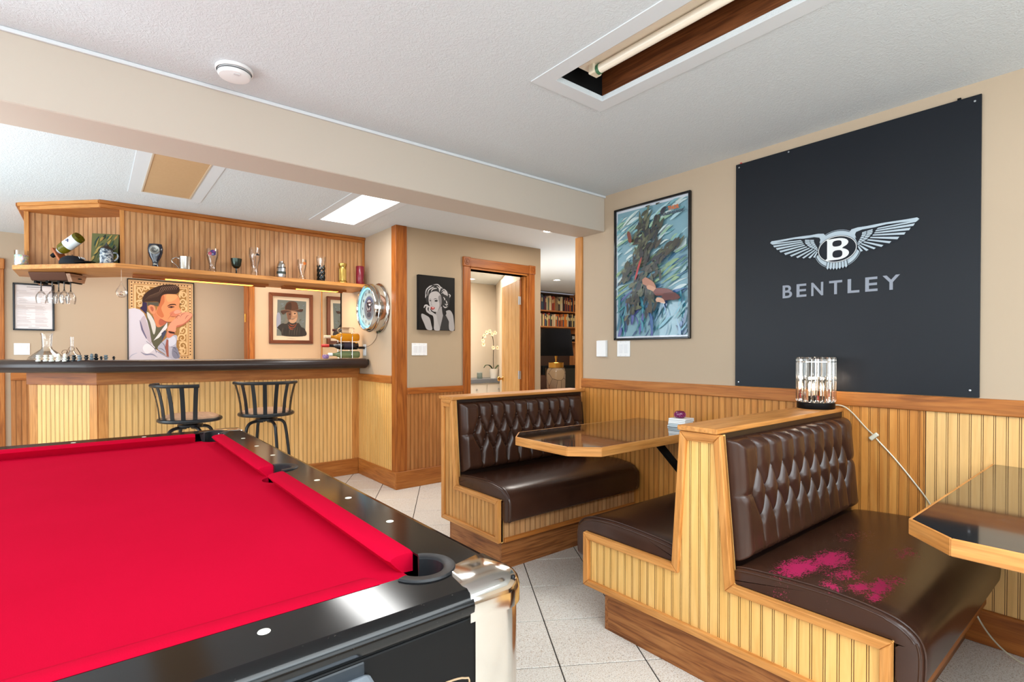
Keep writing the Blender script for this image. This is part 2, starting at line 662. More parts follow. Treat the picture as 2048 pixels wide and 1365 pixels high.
def cr(pts, closed=True, k=5):
    """Catmull-Rom through 2D or 3D points"""
    P_ = [np.array(p, float) for p in pts]
    n = len(P_)
    out = []
    for i in range(n if closed else n - 1):
        p0 = P_[i - 1] if (closed or i > 0) else P_[i]
        p1, p2 = P_[i], P_[(i + 1) % n]
        p3 = P_[(i + 2) % n] if (closed or i + 2 < n) else p2
        for j in range(k):
            t_ = j / k
            out.append(tuple(0.5 * (2 * p1 + (p2 - p0) * t_ + (2 * p0 - 5 * p1 + 4 * p2 - p3) * t_ ** 2 + (3 * p1 - p0 - 3 * p2 + p3) * t_ ** 3)))
    if not closed:
        out.append(tuple(P_[-1]))
    return out


def arc(cx, cy, r, a0, a1, n):
    return [(cx + r * math.cos(R(a0 + (a1 - a0) * i / n)), cy + r * math.sin(R(a0 + (a1 - a0) * i / n))) for i in range(n + 1)]


def stroke(pts, w):
    """ribbon polygon around an open polyline (w may taper to a list)"""
    pts = [Vector((p[0], p[1])) for p in pts]
    ws = w if isinstance(w, (list, tuple)) else [w] * len(pts)
    a, b = [], []
    for i, p in enumerate(pts):
        d = (pts[min(i + 1, len(pts) - 1)] - pts[max(i - 1, 0)])
        if d.length < 1e-9:
            d = Vector((1, 0))
        d.normalize()
        nrm = Vector((-d.y, d.x)) * ws[i] / 2
        a.append(tuple(p + nrm))
        b.append(tuple(p - nrm))
    return a + b[::-1]


class Art:
    """flat coloured polygons printed on a sheet in the local XZ plane, facing -Y"""

    def __init__(s, y=0.0, step=0.00012, fn=None):
        s.m = MB()
        s.y = y
        s.step = step
        s.k = 0
        s.fn = fn or (lambda p: p)

    def poly(s, pts, col, smooth=False, holes=()):
        if smooth:
            pts = cr(pts)
        q = [s.fn(p) for p in pts]
        hs = [[s.fn(p) for p in h] for h in holes]
        loops = [q] + hs
        flat = [p for l in loops for p in l]
        yy = s.y - s.k * s.step
        s.k += 1
        tr = tessellate_polygon([[Vector((p[0], p[1], 0)) for p in l] for l in loops])
        tr2 = []
        for a, b, c in tr:
            A, B, C = flat[a], flat[b], flat[c]
            ar = (B[0] - A[0]) * (C[1] - A[1]) - (B[1] - A[1]) * (C[0] - A[0])
            if abs(ar) < 1e-12:
                continue
            tr2.append((a, b, c) if ar > 0 else (a, c, b))
        s.m.add([(p[0], yy, p[1]) for p in flat], tr2, 0, lin(col))
        return s

    def rect(s, x0, z0, x1, z1, col):
        return s.poly([(x0, z0), (x1, z0), (x1, z1), (x0, z1)], col)

    def line(s, pts, w, col, smooth=True):
        pts = cr(pts, False, 4) if smooth else pts
        if isinstance(w, (list, tuple)):
            n = len(pts)
            w = list(np.interp(np.linspace(0, 1, n), np.linspace(0, 1, len(w)), w))
        return s.poly(stroke(pts, w), col)

    def build(s, name, parent, mat=None):
        return s.m.build(name, mat or PRINT, parent, fix=False)


def text_obj(name, body, size, parent, x, y, z, mat, xs=1.0, align='CENTER', bold=0.0, ext=0.0004, fit=None):
    """lettering standing in the local XZ plane, facing -Y"""
    cu = bpy.data.curves.new(name, 'FONT')
    cu.body = body
    cu.size = size
    cu.align_x = align
    cu.align_y = 'CENTER'
    cu.extrude = ext
    cu.offset = bold
    cu.resolution_u = 4
    o = bpy.data.objects.new(name, cu)
    COL.objects.link(o)
    bpy.context.view_layer.update()
    me = bpy.data.meshes.new_from_object(o)
    bpy.data.objects.remove(o)
    if fit:
        xsv = [v.co.x for v in me.vertices]
        xs = fit / (max(xsv) - min(xsv))
    me.transform(Matrix(((xs, 0, 0, x), (0, 0, -1, y), (0, 1, 0, z), (0, 0, 0, 1))))
    me.materials.clear()
    me.materials.append(mat)
    return link(name, me, parent)


def pic_frame(root, w, h, fw, d, mat, name='frame', z0=0.0):
    """mitred frame of four bars around w x h, from the wall (y=0) to y=-d"""
    for (a, b, c, e) in (((0, 0), (w, 0), (w - fw, fw), (fw, fw)), ((w, 0), (w, h), (w - fw, h - fw), (w - fw, fw)),
                         ((w, h), (0, h), (fw, h - fw), (w - fw, h - fw)), ((0, h), (0, 0), (fw, fw), (fw, h - fw))):
        m = mat
        if isinstance(mat, dict):
            m = mat['x' if abs(b[0] - a[0]) > abs(b[1] - a[1]) else 'z']
        MB().prism([a, b, c, e], -d, 0, 'y').build(name, m, root, bevel=min(0.0025, fw * 0.2))


ORD = ['first', 'second', 'third', 'fourth', 'fifth', 'sixth', 'seventh', 'eighth', 'ninth', 'tenth', 'eleventh', 'twelfth',
       'thirteenth', 'fourteenth', 'fifteenth', 'sixteenth', 'seventeenth', 'eighteenth', 'nineteenth', 'twentieth',
       'twenty-first', 'twenty-second', 'twenty-third', 'twenty-fourth', 'twenty-fifth', 'twenty-sixth', 'twenty-seventh', 'twenty-eighth',
       'twenty-ninth', 'thirtieth', 'thirty-first', 'thirty-second', 'thirty-third', 'thirty-fourth', 'thirty-fifth', 'thirty-sixth']

# ------------------------------------------------------------------ the room shell
XR, XP, YB, YBAR = 2.985, 2.165, 4.378, 5.235
FLR = struct(MB().box(-3.05, -3.2, -0.08, 8.6, 7.4, -0.003).build('floor', GROUT))
TP, TG = 0.357, 0.0055
ta = R(58.0)
t1 = (math.cos(ta), math.sin(ta)); t2 = (math.sin(ta), -math.cos(ta))
half = (TP - TG) / 2
tm = MB()
tm.M = Matrix.Rotation(ta, 4, 'Z')
tm.box(-half, -half, -0.004, half, half, 0.0)
tile_me = tm.mesh('tile', TILE, bevel=0.0012)
cand = []
for i in range(-40, 60):
    for j in range(-40, 60):
        a, b = 2.75 + (i + 0.5) * TP, 0.435 + (j + 0.5) * TP
        x, y = a * t1[0] + b * t2[0], a * t1[1] + b * t2[1]
        if -2.9 < x < 8.4 and -3.0 < y < 7.2:
            vis = (0.3 < x < 3.1 and 0.2 < y < 5.4)
            if x > 2.86 and y < 2.75:
                continue
            cand.append((0 if vis else 1, (x - 1.2) ** 2 + (y - 2.2) ** 2, x, y))
cand.sort()
for k, (_, _, x, y) in enumerate(cand[:230]):
    link('tile', tile_me, FLR, (x, y, 0))
far = MB()
for (_, _, x, y) in cand[230:]:
    far.M = Matrix.Translation((x, y, 0)) @ Matrix.Rotation(ta, 4, 'Z')
    far.box(-half, -half, -0.004, half, half, 0.0)
# edge tiles cut along the wall under the booths
far.M = Matrix.Identity(4)
for k in range(16):
    far.box(2.80, -3.0 + k * TP, -0.004, 2.984, -3.0 + k * TP + TP - TG, -0.0006)
stuff(far.build('tile_field', TILE, FLR))

HX0, HX1, HY0, HY1 = 1.55, 1.845, 0.41, 1.63
ce = MB()
for (a, b, c, d) in ((-3.05, -3.2, HX0, 7.4), (HX1, -3.2, 8.6, 7.4), (HX0, -3.2, HX1, HY0), (HX0, HY1, HX1, 7.4)):
    ce.box(a, b, H, c, d, H + 0.02)
CE = struct(ce.build('ceiling', CEIL, fix=False))
# open recess of the fixture whose lens is missing
rec = MB()
rec.box(HX0 - 0.02, HY0 - 0.02, H + 0.02, HX0, HY1 + 0.02, H + 0.15)
rec.box(HX0, HY1, H + 0.02, HX1, HY1 + 0.02, H + 0.15, 1)
rec.box(HX0, HY0 - 0.02, H + 0.02, HX1, HY0, H + 0.15, 1)
rec.box(HX0 - 0.02, HY0 - 0.02, H + 0.15, HX1 + 0.02, HY1 + 0.02, H + 0.16, 1)
rec.build('fixture_recess', [WHITE_TRIM, BLACKMATTE], CE)
board('recess_board', CE, HX1, HY0 - 0.02, H + 0.021, HX1 + 0.02, HY1 + 0.02, H + 0.15, wood('dark_stained_board', (60, 30, 14), (98, 54, 26), (128, 76, 40), 'y', pores=0.4), 0)


def flush_trim(x0, y0, x1, y1, w=0.075, t_=0.004):
    tr = MB()
    tr.prism([(x0 - w, y0 - w), (x1 + w, y0 - w), (x1 + w, y1 + w), (x0 - w, y1 + w)], H - t_, H - 0.0002, 'z', 0,
             [[(x0, y0), (x1, y0), (x1, y1), (x0, y1)]])
    return tr.build('fixture_trim', WHITE_TRIM, CE)


flush_trim(HX0, HY0, HX1, HY1)
flush_trim(1.555, 3.38, 1.855, 4.60)
flush_trim(0.28, 3.38, 0.585, 4.61)

# right wall
WR = struct(MB().box(XR, -3.2, 0, XR + 0.12, 2.885, H).build('wall_right', BEIGE))
planks(WR, (XR - 0.007, 2.83, 0.14), R(-90), 2.83 - 0.676, 0.85, BEAD_ORANGE)
planks(WR, (XR - 0.007, 0.674, 0.14), R(-90), 2.4, 0.85, BEAD_PALE)
board('chair_rail', WR, XR - 0.02, -3.0, 0.985, XR - 0.001, 2.83, 1.055, OAK, 0.004, 2)
board('baseboard', WR, XR - 0.018, -3.0, 0.0, XR - 0.001, 2.83, 0.15, OAKD, 0.003)
board('opening_casing', WR, XR - 0.018, 2.83, 0.0, XR + 0.13, 2.90, 2.155, OAKL, 0.004)
# soffit beam
BM = struct(MB().box(-3.0, 2.61, 2.155, XR, 2.872, H).build('trim_1', BEAM, bevel=0.004))
BM.name = 'ceiling_beam'
struct(board('trim_1', None, -3.0, 2.598, H - 0.016, XR, 2.6095, H - 0.0005, WHITE_TRIM, 0.002))
# return wall beside the bar, with clock
WS = struct(MB().box(XP, YB + 0.0, 0, XP + 0.12, 7.0, H).build('wall_side', BEIGE))
planks(WS, (XP - 0.007, YBAR + 0.01, 0.14), R(-90), YBAR - YB - 0.07, 0.83, BEAD_BOOTH)
board('chair_rail', WS, XP - 0.02, YB + 0.078, 0.968, XP - 0.001, YBAR, 1.04, OAK, 0.004, 2)
board('baseboard', WS, XP - 0.018, YB, 0.0, XP - 0.001, YBAR, 0.16, OAK, 0.003)
board('corner_post', WS, XP - 0.012, YB - 0.014, 0.16, XP + 0.1, YB + 0.078, H - 0.001, OAKD, 0.003)
# wall with the bathroom doorway
DX0, DX1, DZ = 2.97, 3.745, 2.10
wb = MB()
wb.box(XP + 0.12, YB, 0, DX0, YB + 0.12, H)
wb.box(DX1, YB, 0, 3.93, YB + 0.12, H)
wb.box(DX0, YB, DZ, DX1, YB + 0.12, H)
WB = struct(wb.build('wall_back', TAUPE))
planks(WB, (XP + 0.10, YB - 0.007, 0.14), 0, DX0 - 0.085 - XP - 0.10, 0.735, BEAD_BROWN)
board('chair_rail', WB, XP + 0.10, YB - 0.02, 0.868, DX0 - 0.085, YB - 0.001, 0.928, OAKD, 0.004, 2)
board('baseboard', WB, XP - 0.018, YB - 0.02, 0.0, DX0 - 0.085, YB - 0.001, 0.16, OAK, 0.003)
D1 = struct(bpy.data.objects.new('door_1', None))
COL.objects.link(D1)
for x0, x1 in ((DX0 - 0.085, DX0 - 0.005), (DX1 + 0.005, DX1 + 0.085)):
    board('casing', D1, x0, YB - 0.02, 0, x1, YB + 0.001, DZ + 0.02, OAKD, 0.004)
    cbk = MB().box(x0 - 0.004, YB - 0.028, DZ + 0.02, x1 + 0.004, YB + 0.001, DZ + 0.115)
    blk = cbk.build('corner_block', OAKD['z'], D1, bevel=0.004)
    ro = MB(Matrix.Translation(((x0 + x1) / 2, YB - 0.028, DZ + 0.067)) @ Matrix.Rotation(R(90), 4, 'X'))
    ro.lathe([(0.034, 0), (0.032, 0.004), (0.026, 0.004), (0.024, 0.001), (0.016, 0.001), (0.014, 0.005), (0, 0.006)], 20)
    ro.build('rosette', OAKD['z'], blk, smooth=True)
board('head_casing', D1, DX0 - 0.001, YB - 0.02, DZ + 0.02, DX1 + 0.001, YB + 0.001, DZ + 0.11, OAKD, 0.004)
for x0, x1 in ((DX0 - 0.005, DX0 + 0.012), (DX1 - 0.012, DX1 + 0.005)):
    board('jamb', D1, x0, YB - 0.004, 0, x1, YB + 0.125, DZ + 0.02, OAK, 0.002)
board('door_stop', D1, DX1 - 0.026, YB + 0.03, 0, DX1 - 0.012, YB + 0.07, DZ, OAK, 0.002)
board('jamb', D1, DX0, YB - 0.004, DZ, DX1, YB + 0.125, DZ + 0.02, OAK, 0.002)
# the open door leaf, hinged on the far jamb
DL = thing('door_leaf', 'pale pine door standing open inside the bathroom doorway', 'door', (DX1 - 0.016, YB + 0.10, 0.01), R(180 - 112))
M_PINE = wood('pale_pine_door', (196, 142, 74), (222, 172, 102), (236, 194, 130), 'z', pores=0.15)
for k in range(5):
    board('plank', DL, 0.0 + k * 0.148, -0.018, 0, 0.146 + k * 0.148, 0.018, 2.06, M_PINE, 0.003)
board('stile', DL, -0.003, -0.0175, 0, -0.0005, 0.0175, 2.06, OAKD, 0)
for z in (0.95, 1.78):
    hg = MB().box(-0.008, 0.004, z, 0.0, 0.03, z + 0.09)
    hg.tube([(-0.006, 0.03, z), (-0.006, 0.03, z + 0.092)], 0.006, 8)
    hg.build('hinge', NICKEL, DL)
kn = MB(Matrix.Translation((0.69, 0.018, 0.92)) @ Matrix.Rotation(R(-90), 4, 'X'))
kn.lathe([(0.03, 0), (0.028, 0.006), (0.011, 0.009), (0.010, 0.03), (0.026, 0.04), (0.03, 0.052), (0.024, 0.064), (0, 0.068)], 18)
kn.M = Matrix.Translation((0.69, -0.018, 0.92)) @ Matrix.Rotation(R(90), 4, 'X')
kn.lathe([(0.03, 0), (0.028, 0.006), (0.011, 0.009), (0.010, 0.03), (0.026, 0.04), (0.03, 0.052), (0.024, 0.064), (0, 0.068)], 18)
kn.build('door_knob', BRASS, DL, smooth=True)
# bathroom inside walls
struct(MB().box(XP + 0.12, 7.2, 0, 5.6, 7.3, H).build('wall_bathroom', CREAM, fix=False))
struct(MB().box(XP + 0.121, YB + 0.122, 0, XP + 0.15, 7.2, H).build('wall_bathroom_side', CREAM, fix=False))
dg = MB()
dg.prism([(3.81, YB + 0.121), (3.93, YB + 0.001), (5.58, 7.2), (5.43, 7.2)], 0, H, 'z')
struct(dg.build('wall_passage', CREAM))
# bar back wall and the portrait wall with its oak end
WK = struct(MB().box(-3.0, 7.0, 0, XP + 0.12, 7.1, H).build('wall_bar', BEIGE))
planks(WK, (-0.62, 6.993, 0.14), 0, 2.3, 0.85, BEAD_BROWN)
board('chair_rail', WK, -0.62, 6.98, 0.985, 1.9, 6.999, 1.06, OAK, 0.004)
board('baseboard', WK, -0.62, 6.982, 0, 1.9, 6.999, 0.15, OAK, 0.003)
WPT = struct(MB().box(1.375, 6.43, 0, XP, 6.58, H).build('wall_portrait', P('peach_wall_paint', (214, 188, 158), 0.75)))
board('end_casing', WPT, 1.355, 6.425, 0, 1.374, 6.59, H - 0.001, OAKD, 0.002)
board('corner_casing', WPT, 1.375, 6.412, 0, 1.43, 6.429, H - 0.001, OAK, 0.003)
hg = MB().box(1.350, 6.50, 1.60, 1.356, 6.53, 1.69)
hg.tube([(1.349, 6.5, 1.6), (1.349, 6.5, 1.695)], 0.005, 8)
hg.build('hinge', BRASS, WPT)
D2 = struct(board('door_2', None, -0.75, 6.975, 0, -0.66, 6.999, 2.06, OAK, 0.004))
board('corner_block', D2, -0.755, 6.97, 2.06, -0.655, 6.999, 2.16, OAK, 0.004)
# the walls out of sight
struct(MB().box(-3.1, -3.2, 0, -3.0, 7.1, H).build('wall_left', BEIGE))
struct(MB().box(-3.1, -3.3, 0, 3.1, -3.2, H).build('wall_front', BEIGE))
struct(MB().box(3.106, 2.70, 0, 8.5, 2.80, H).build('wall_corridor', BEIGE))
struct(MB().box(8.5, 2.70, 0, 8.6, 7.4, H).build('wall_library_end', BEIGE))
struct(MB().box(5.6, 7.42, 0, 8.6, 7.5, H).build('wall_library', P('library_wall_paint', (120, 92, 66), 0.8)))

# ------------------------------------------------------------------ ceiling things
LPM = emitter('lit_diffuser', (255, 253, 250), 1.7)
o = tag(MB().box(1.556, 3.381, H - 0.006, 1.854, 4.599, H - 0.0005).build('ceiling_light', LPM), 'glowing white flush ceiling panel light above the bar', 'light')
t = NT('tan_diffuser')
v = t.coords((1, 1, 1))
t.l(t.mix(t.noise(v, 60, 2), lin((196, 160, 118)), lin((206, 172, 132))), t.b.inputs['Base Color'])
t.b.inputs['Roughness'].default_value = 0.5
o = thing('ceiling_light', 'unlit tan flush ceiling panel beyond the beam', 'light', (0.28, 3.38, H))
MB().box(0.008, 0.008, -0.004, 0.297, 1.222, -0.0005).build('diffuser', t.m, o)
MB().prism([(0, 0), (0.305, 0), (0.305, 1.23), (0, 1.23)], -0.007, -0.0005, 'z', 0, [[(0.009, 0.009), (0.296, 0.009), (0.296, 1.221), (0.009, 1.221)]]).build('rim', P('beige_rim', (206, 188, 164), 0.4), o)
# fluorescent fixture in the open recess
IVW = P('ivory_enamel', (236, 222, 200), 0.35)
FX = thing('fluorescent_fixture', 'open fluorescent tube fixture recessed in the ceiling above the booths', 'light', (HX0, HY0, H))
m = MB()
m.prism([(0.035, 0.115), (0.075, 0.048), (0.125, 0.048), (0.125, 0.055), (0.08, 0.055), (0.042, 0.12)], 0.0, 1.10, 'y')
m.prism([(0.125, 0.048), (0.165, 0.048), (0.235, 0.105), (0.23, 0.11), (0.163, 0.055), (0.125, 0.055)], 0.0, 1.10, 'y')
m.box(0.075, 0.0, 0.05, 0.17, 1.16, 0.11)
m.build('reflector', IVW, FX, bevel=0.002)
MB().tube([(0.122, 0.0, 0.028), (0.122, 1.09, 0.028)], 0.019, 16).build('tube', P('fluorescent_tube', (246, 234, 214), 0.2), FX, smooth=True)
m = MB().box(0.095, 1.09, 0.012, 0.15, 1.125, 0.06)
m.build('lamp_holder', P('ivory_socket', (228, 216, 190), 0.4), FX, bevel=0.006)
MB().tube([(0.122, 1.075, 0.028), (0.122, 1.09, 0.028)], 0.021, 16).build('end_ring', P('green_ring', (60, 110, 74), 0.4), FX)
MB().tube(cr([(0.05, 1.14, 0.10), (0.045, 1.175, 0.07), (0.065, 1.19, 0.06), (0.05, 1.20, 0.10)], False), 0.003, 6).build('wire', P('tan_wire', (190, 170, 130), 0.5), FX)
SD = thing('smoke_detector', 'round white smoke detector on the ceiling near the beam', 'detector', (0.462, 2.40, H))
MB().lathe([(0, -0.0005), (0.07, -0.0005), (0.07, -0.012), (0.066, -0.014)], 32).build('base', WHITEP, SD, smooth=True)
m = MB().lathe([(0.062, -0.014), (0.062, -0.026), (0.056, -0.034), (0.03, -0.038), (0, -0.038)], 32)
m.build('cover', WHITEP, SD, smooth=True)
MB().lathe([(0.0625, -0.017), (0.0632, -0.018), (0.0632, -0.021), (0.0625, -0.022)], 32).build('vent_slot', P('grey_slot', (90, 92, 94), 0.6), SD)
MB().box(-0.01, -0.045, -0.0385, 0.012, -0.03, -0.036).build('test_button', P('white_button', (214, 214, 216), 0.4), SD)
DLM = emitter('downlight_lamp', (255, 246, 232), 22)
for (x, y, lab) in ((3.40, 3.67, 'lit recessed downlight behind the beam'), (5.78, 6.05, 'lit recessed downlight nearest the bookcase ceiling'), (6.6, 5.75, 'lit recessed library downlight beside the opening casing'), (4.655, 6.81, 'lit recessed downlight in the bathroom ceiling')):
    d = thing('downlight', lab, 'light', (x, y, H))
    MB().lathe([(0.05, -0.001), (0.075, -0.001), (0.078, -0.006), (0.062, -0.01), (0.05, -0.006)], 24).build('trim_ring', WHITEP, d, smooth=True)
    MB().lathe([(0, -0.004), (0.05, -0.004)], 24).build('lamp', DLM, d, fix=False)

# ------------------------------------------------------------------ booths
BX = 1.79


def inset(poly, w):
    """mitred inset of a CCW polygon"""
    n = len(poly)
    L = []
    for i in range(n):
        a, b = Vector(poly[i]), Vector(poly[(i + 1) % n])
        d = (b - a).normalized()
        nn = Vector((-d.y, d.x))
        L.append((a + nn * w, d))
    out = []
    for i in range(n):
        (p, d), (q, e) = L[i - 1], L[i]
        den = d.x * e.y - d.y * e.x
        if abs(den) < 1e-6:
            out.append(tuple(q))
            continue
        t_ = ((q.x - p.x) * e.y - (q.y - p.y) * e.x) / den
        out.append((p.x + d.x * t_, p.y + d.y * t_))
    return out


def side_panel(root, outl, mat):
    """outl: CCW (y, z) outline of the end panel; faces -X"""
    MB().prism(outl, 0.008, 0.022, 'x').build('end_panel', BEAD_BOOTH, root)
    ins = inset(outl, 0.03)
    n = len(outl)
    for i in range(n):
        j = (i + 1) % n
        a, b, c, d = outl[i], outl[j], ins[j], ins[i]
        v = abs(a[1] - b[1]) > abs(a[0] - b[0])
        MB().prism([a, b, c, d], -0.016, 0.024, 'x').build('edge_trim', OAKL['z' if v else 'y'], root, bevel=0.004, seg=2)
    top = {}
    zb = min(p[1] for p in outl)
    pts = sorted([p for p in outl if p[1] > zb + 0.05])
    ys, zs = [p[0] for p in pts], [p[1] for p in pts]
    y0, y1 = ys[0], ys[-1]
    u, L = 0.0, y1 - y0
    while u < L - 0.003:
        w = min(PITCH, L - u)
        pr = plank_profile(w)
        for yb_ in ys:
            ub = y1 - yb_ - u
            if 0.001 < ub < w - 0.001:
                dd = float(np.interp(ub, [p[0] for p in pr], [p[1] for p in pr]))
                pr.append((ub, dd))
        pr.sort()
        k = len(pr)
        vs = [(d, y1 - u - q, zb) for q, d in pr] + [(d, y1 - u - q, float(np.interp(y1 - u - q, ys, zs))) for q, d in pr]
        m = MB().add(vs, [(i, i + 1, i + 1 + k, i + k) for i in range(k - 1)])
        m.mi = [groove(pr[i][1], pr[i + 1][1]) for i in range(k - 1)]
        m.build('plank', [mat, GROOVE_DARK], root, fix=False)
        u += PITCH


def tuft_mesh(Wd=1.11, Hh=0.445):
    nu, nv = 250, 110
    rows = [0.225, 0.465, 0.70]
    p = (Wd - 0.18) / 9
    b2 = [0.09 + p * k for k in range(10)]
    b1 = [0.09 + p * (k + 0.5) for k in range(9)]
    B = [(u, Hh * (1 - rows[0])) for u in b1] + [(u, Hh * (1 - rows[1])) for u in b2] + [(u, Hh * (1 - rows[2])) for u in b1]
    z1, z2, z3 = (Hh * (1 - r) for r in rows)
    seg = []
    for u in b1:
        seg.append(((u, z1), (u, Hh), 1.0))
        seg.append(((u, z3), (u, 0.0), 0.75))
        for v in (z1, z3):
            seg.append(((u, v), (u - p / 2, z2), 1.0))
            seg.append(((u, v), (u + p / 2, z2), 1.0))
    seg.append(((0, z2), (b2[0], z2), 0.35))
    seg.append(((Wd, z2), (b2[-1], z2), 0.35))
    U, V = np.meshgrid(np.linspace(0, Wd, nu), np.linspace(0, Hh, nv))
    pil = np.ones_like(U)
    for (a, b, wt) in seg:
        a, b = np.array(a), np.array(b)
        d = b - a
        t_ = np.clip(((U - a[0]) * d[0] + (V - a[1]) * d[1]) / (d @ d), 0, 1)
        dist = np.hypot(U - a[0] - t_ * d[0], V - a[1] - t_ * d[1])
        if wt == 0.75:      # lower pleats fade towards the bottom edge
            wloc = np.clip(1.0 - t_ * 0.95, 0, 1)
        else:
            wloc = wt
        q = np.clip(dist / 0.040, 0, 1)
        h = 1 - wloc * (1 - np.sqrt(1 - (1 - q) ** 2))
        pil = np.minimum(pil, h)
    dip = np.zeros_like(U)
    for (u, v) in B:
        dip = np.maximum(dip, np.exp(-((U - u) ** 2 + (V - v) ** 2) / 0.011 ** 2))
    # a soft upholstered belly plus rolled edges
    e = np.minimum(np.minimum(U, Wd - U), np.minimum(V, Hh - V))
    eq = np.clip(e / 0.045, 0, 1)
    edge = np.sqrt(1 - (1 - eq) ** 2)
    hgt = edge * (0.034 + 0.040 * pil) - 0.014 * dip * edge
    rs = np.random.RandomState(3)
    hgt += 0.0012 * np.sin(U * 61 + 3 * V) * pil * edge
    m = MB()
    m.grid([(float(u), float(-h), float(v)) for u, v, h in zip(U.ravel(), V.ravel(), hgt.ravel())], nu, nv)
    me = m.mesh('backrest', LEATHER, smooth=R(80), fix=False)
    return me, B


TUFT, TUFT_B = tuft_mesh()
bm_ = MB(Matrix.Rotation(R(90), 4, 'X'))
bm_.lathe([(0.0075, 0), (0.007, 0.003), (0.004, 0.0045), (0, 0.005)], 10)
BTN = bm_.mesh('button', LEATHER, smooth=True)


def booth_half(root, yb, s, depth_frame, worn=None, buttons=True):
    """yb: where seat meets back (local y); s: direction the sitter faces (-1 = towards -Y)"""
    lean = math.atan(0.045 / 0.54)
    x0 = 0.035
    o = link('backrest', TUFT, root)
    if s < 0:
        o.location = (x0, yb + 0.028, 0.487)
        o.rotation_euler = (-lean, 0, 0)
    else:
        o.location = (x0 + 1.11, yb - 0.028, 0.487)
        o.rotation_euler = (-lean, 0, PI)
    if buttons:
        for (u, v) in TUFT_B:
            link('button', BTN, o, (u, -0.052, v))
    # dark vinyl-wrapped rails above and below the tufting
    bz = MB()
    bz.box(0.022, yb + s * 0.004, 0.40, 1.19, yb - s * 0.05, 0.452)
    bz.build('lower_rail', LEATHER_DARK, root, bevel=0.008, seg=2)
    MB().tube([(0.03, yb + s * 0.0045, 0.456), (1.18, yb + s * 0.0045, 0.456)], 0.006, 8).build('welt', LEATHER_DARK, root, smooth=True)
    # seat cushion
    D = depth_frame
    prof = cr([(0.0, 0.415), (0.0, 0.462), (0.02, 0.478), (0.15, 0.490), (0.30, 0.496), (D - 0.07, 0.490), (D + 0.005, 0.476), (D + 0.05, 0.447), (D + 0.068, 0.405),
               (D + 0.068, 0.33), (D + 0.062, 0.305), (D + 0.04, 0.298), (D + 0.008, 0.303), (D + 0.0025, 0.32), (D + 0.002, 0.40), (D - 0.01, 0.412)], True, 4)
    cy = sum(p[0] for p in prof) / len(prof)
    cz = 0.42
    rings = []
    W_ = 1.185

    def ring(x, k):
        r = []
        for d, z in prof:
            dd, zz = d, z
            if k > 0:
                dd = d - k * (1 if d > D + 0.03 else 0)
                zz = z - k * (1 if z > 0.43 else 0)
            r.append((x, yb + s * dd, zz))
        return r
    for x, k in ((0.012, 0.016), (0.014, 0.008), (0.020, 0.003), (0.030, 0.0), (0.10, -0.0)):
        rings.append(ring(x, k))
    for x in (0.3, 0.6, 0.9):
        rings.append(ring(x, 0.0))
    for x, k in ((W_ - 0.06, 0.0), (W_ - 0.02, 0.004), (W_, 0.015)):
        rings.append(ring(x, k))
    MB().loft(rings).build('seat', worn or LEATHER, root, smooth=R(50))
    top = [p for p in prof if p[1] > 0.47 or p[0] > D + 0.03]
    for x, k in ((0.014, 0.010), (0.026, -0.001)):
        pts = [(x, yb + s * (d - (k if d > D - 0.02 else 0)), z - (k if z > 0.43 else 0)) for d, z in top]
        MB().tube(pts, 0.0035, 6).build('welt', LEATHER, root, smooth=True)
    # front panel below the cushion
    yf = yb + s * D
    MB().box(0.022, yb, 0.172, 1.19, yf - s * 0.002, 0.405).build('seat_box', BEAD_BROWN, root)
    if s < 0:
        planks(root, (0.024, yf - 0.0065, 0.20), 0, 1.165, 0.12, BEAD_PINK)
    b = MB().box(0.024, yf + s * 0.016, 0.172, 1.19, yf - s * 0.0, 0.20)
    b.build('lower_trim', OAK['x'], root, bevel=0.004)


def booth_common(root, ya, yb, capa, capb, core, plinth):
    MB().prism(core, 0.022, 1.188, 'x').build('back_core', LEATHER_DARK, root)
    b = MB().box(-0.022, capa, 0.952, 1.19, capb, 0.972)
    b.build('cap', OAKL['x'], root, bevel=0.004, seg=2)
    x0, y0, y1 = plinth
    board('plinth_front', root, x0, y0, 0.0, 1.19, y0 + 0.018, 0.158, PLINTH['x'], 0.0006)
    board('plinth_front', root, x0, y1 - 0.018, 0.0, 1.19, y1, 0.158, PLINTH['x'], 0.0006)
    board('plinth_side', root, x0, y0 + 0.0181, 0.0, x0 + 0.018, y1 - 0.0181, 0.158, PLINTH['y'], 0.0006)
    MB().box(x0 + 0.019, y0 + 0.019, 0.15, 1.19, y1 - 0.019, 0.1725).build('plinth_top', BLACKMATTE, root)


# far booth, single, facing the camera side
BA = thing('booth_bench', 'single booth bench with brown tufted back beside the oak opening casing', 'bench', (BX, 2.95, 0), group='restaurant booth benches')
OA = [(-0.615, 0.172), (0.0, 0.172), (0.0, 0.953), (-0.13, 0.953), (-0.175, 0.418), (-0.615, 0.418)]
side_panel(BA, OA, wood('beadboard_booth_dark', (176, 112, 54), (208, 146, 78), (226, 172, 106), 'z', knots=0.5, vary=0.12))
booth_half(BA, -0.172, -1, 0.443)
booth_common(BA, 0, 0, -0.150, 0.018, [(-0.165, 0.172), (-0.165, 0.41), (-0.112, 0.953), (-0.002, 0.953), (-0.002, 0.172)], (0.034, -0.584, -0.03))
board('top_strip', BA, -0.018, -0.105, 0.905, -0.0165, -0.03, 0.925, OAKL['y'], 0)
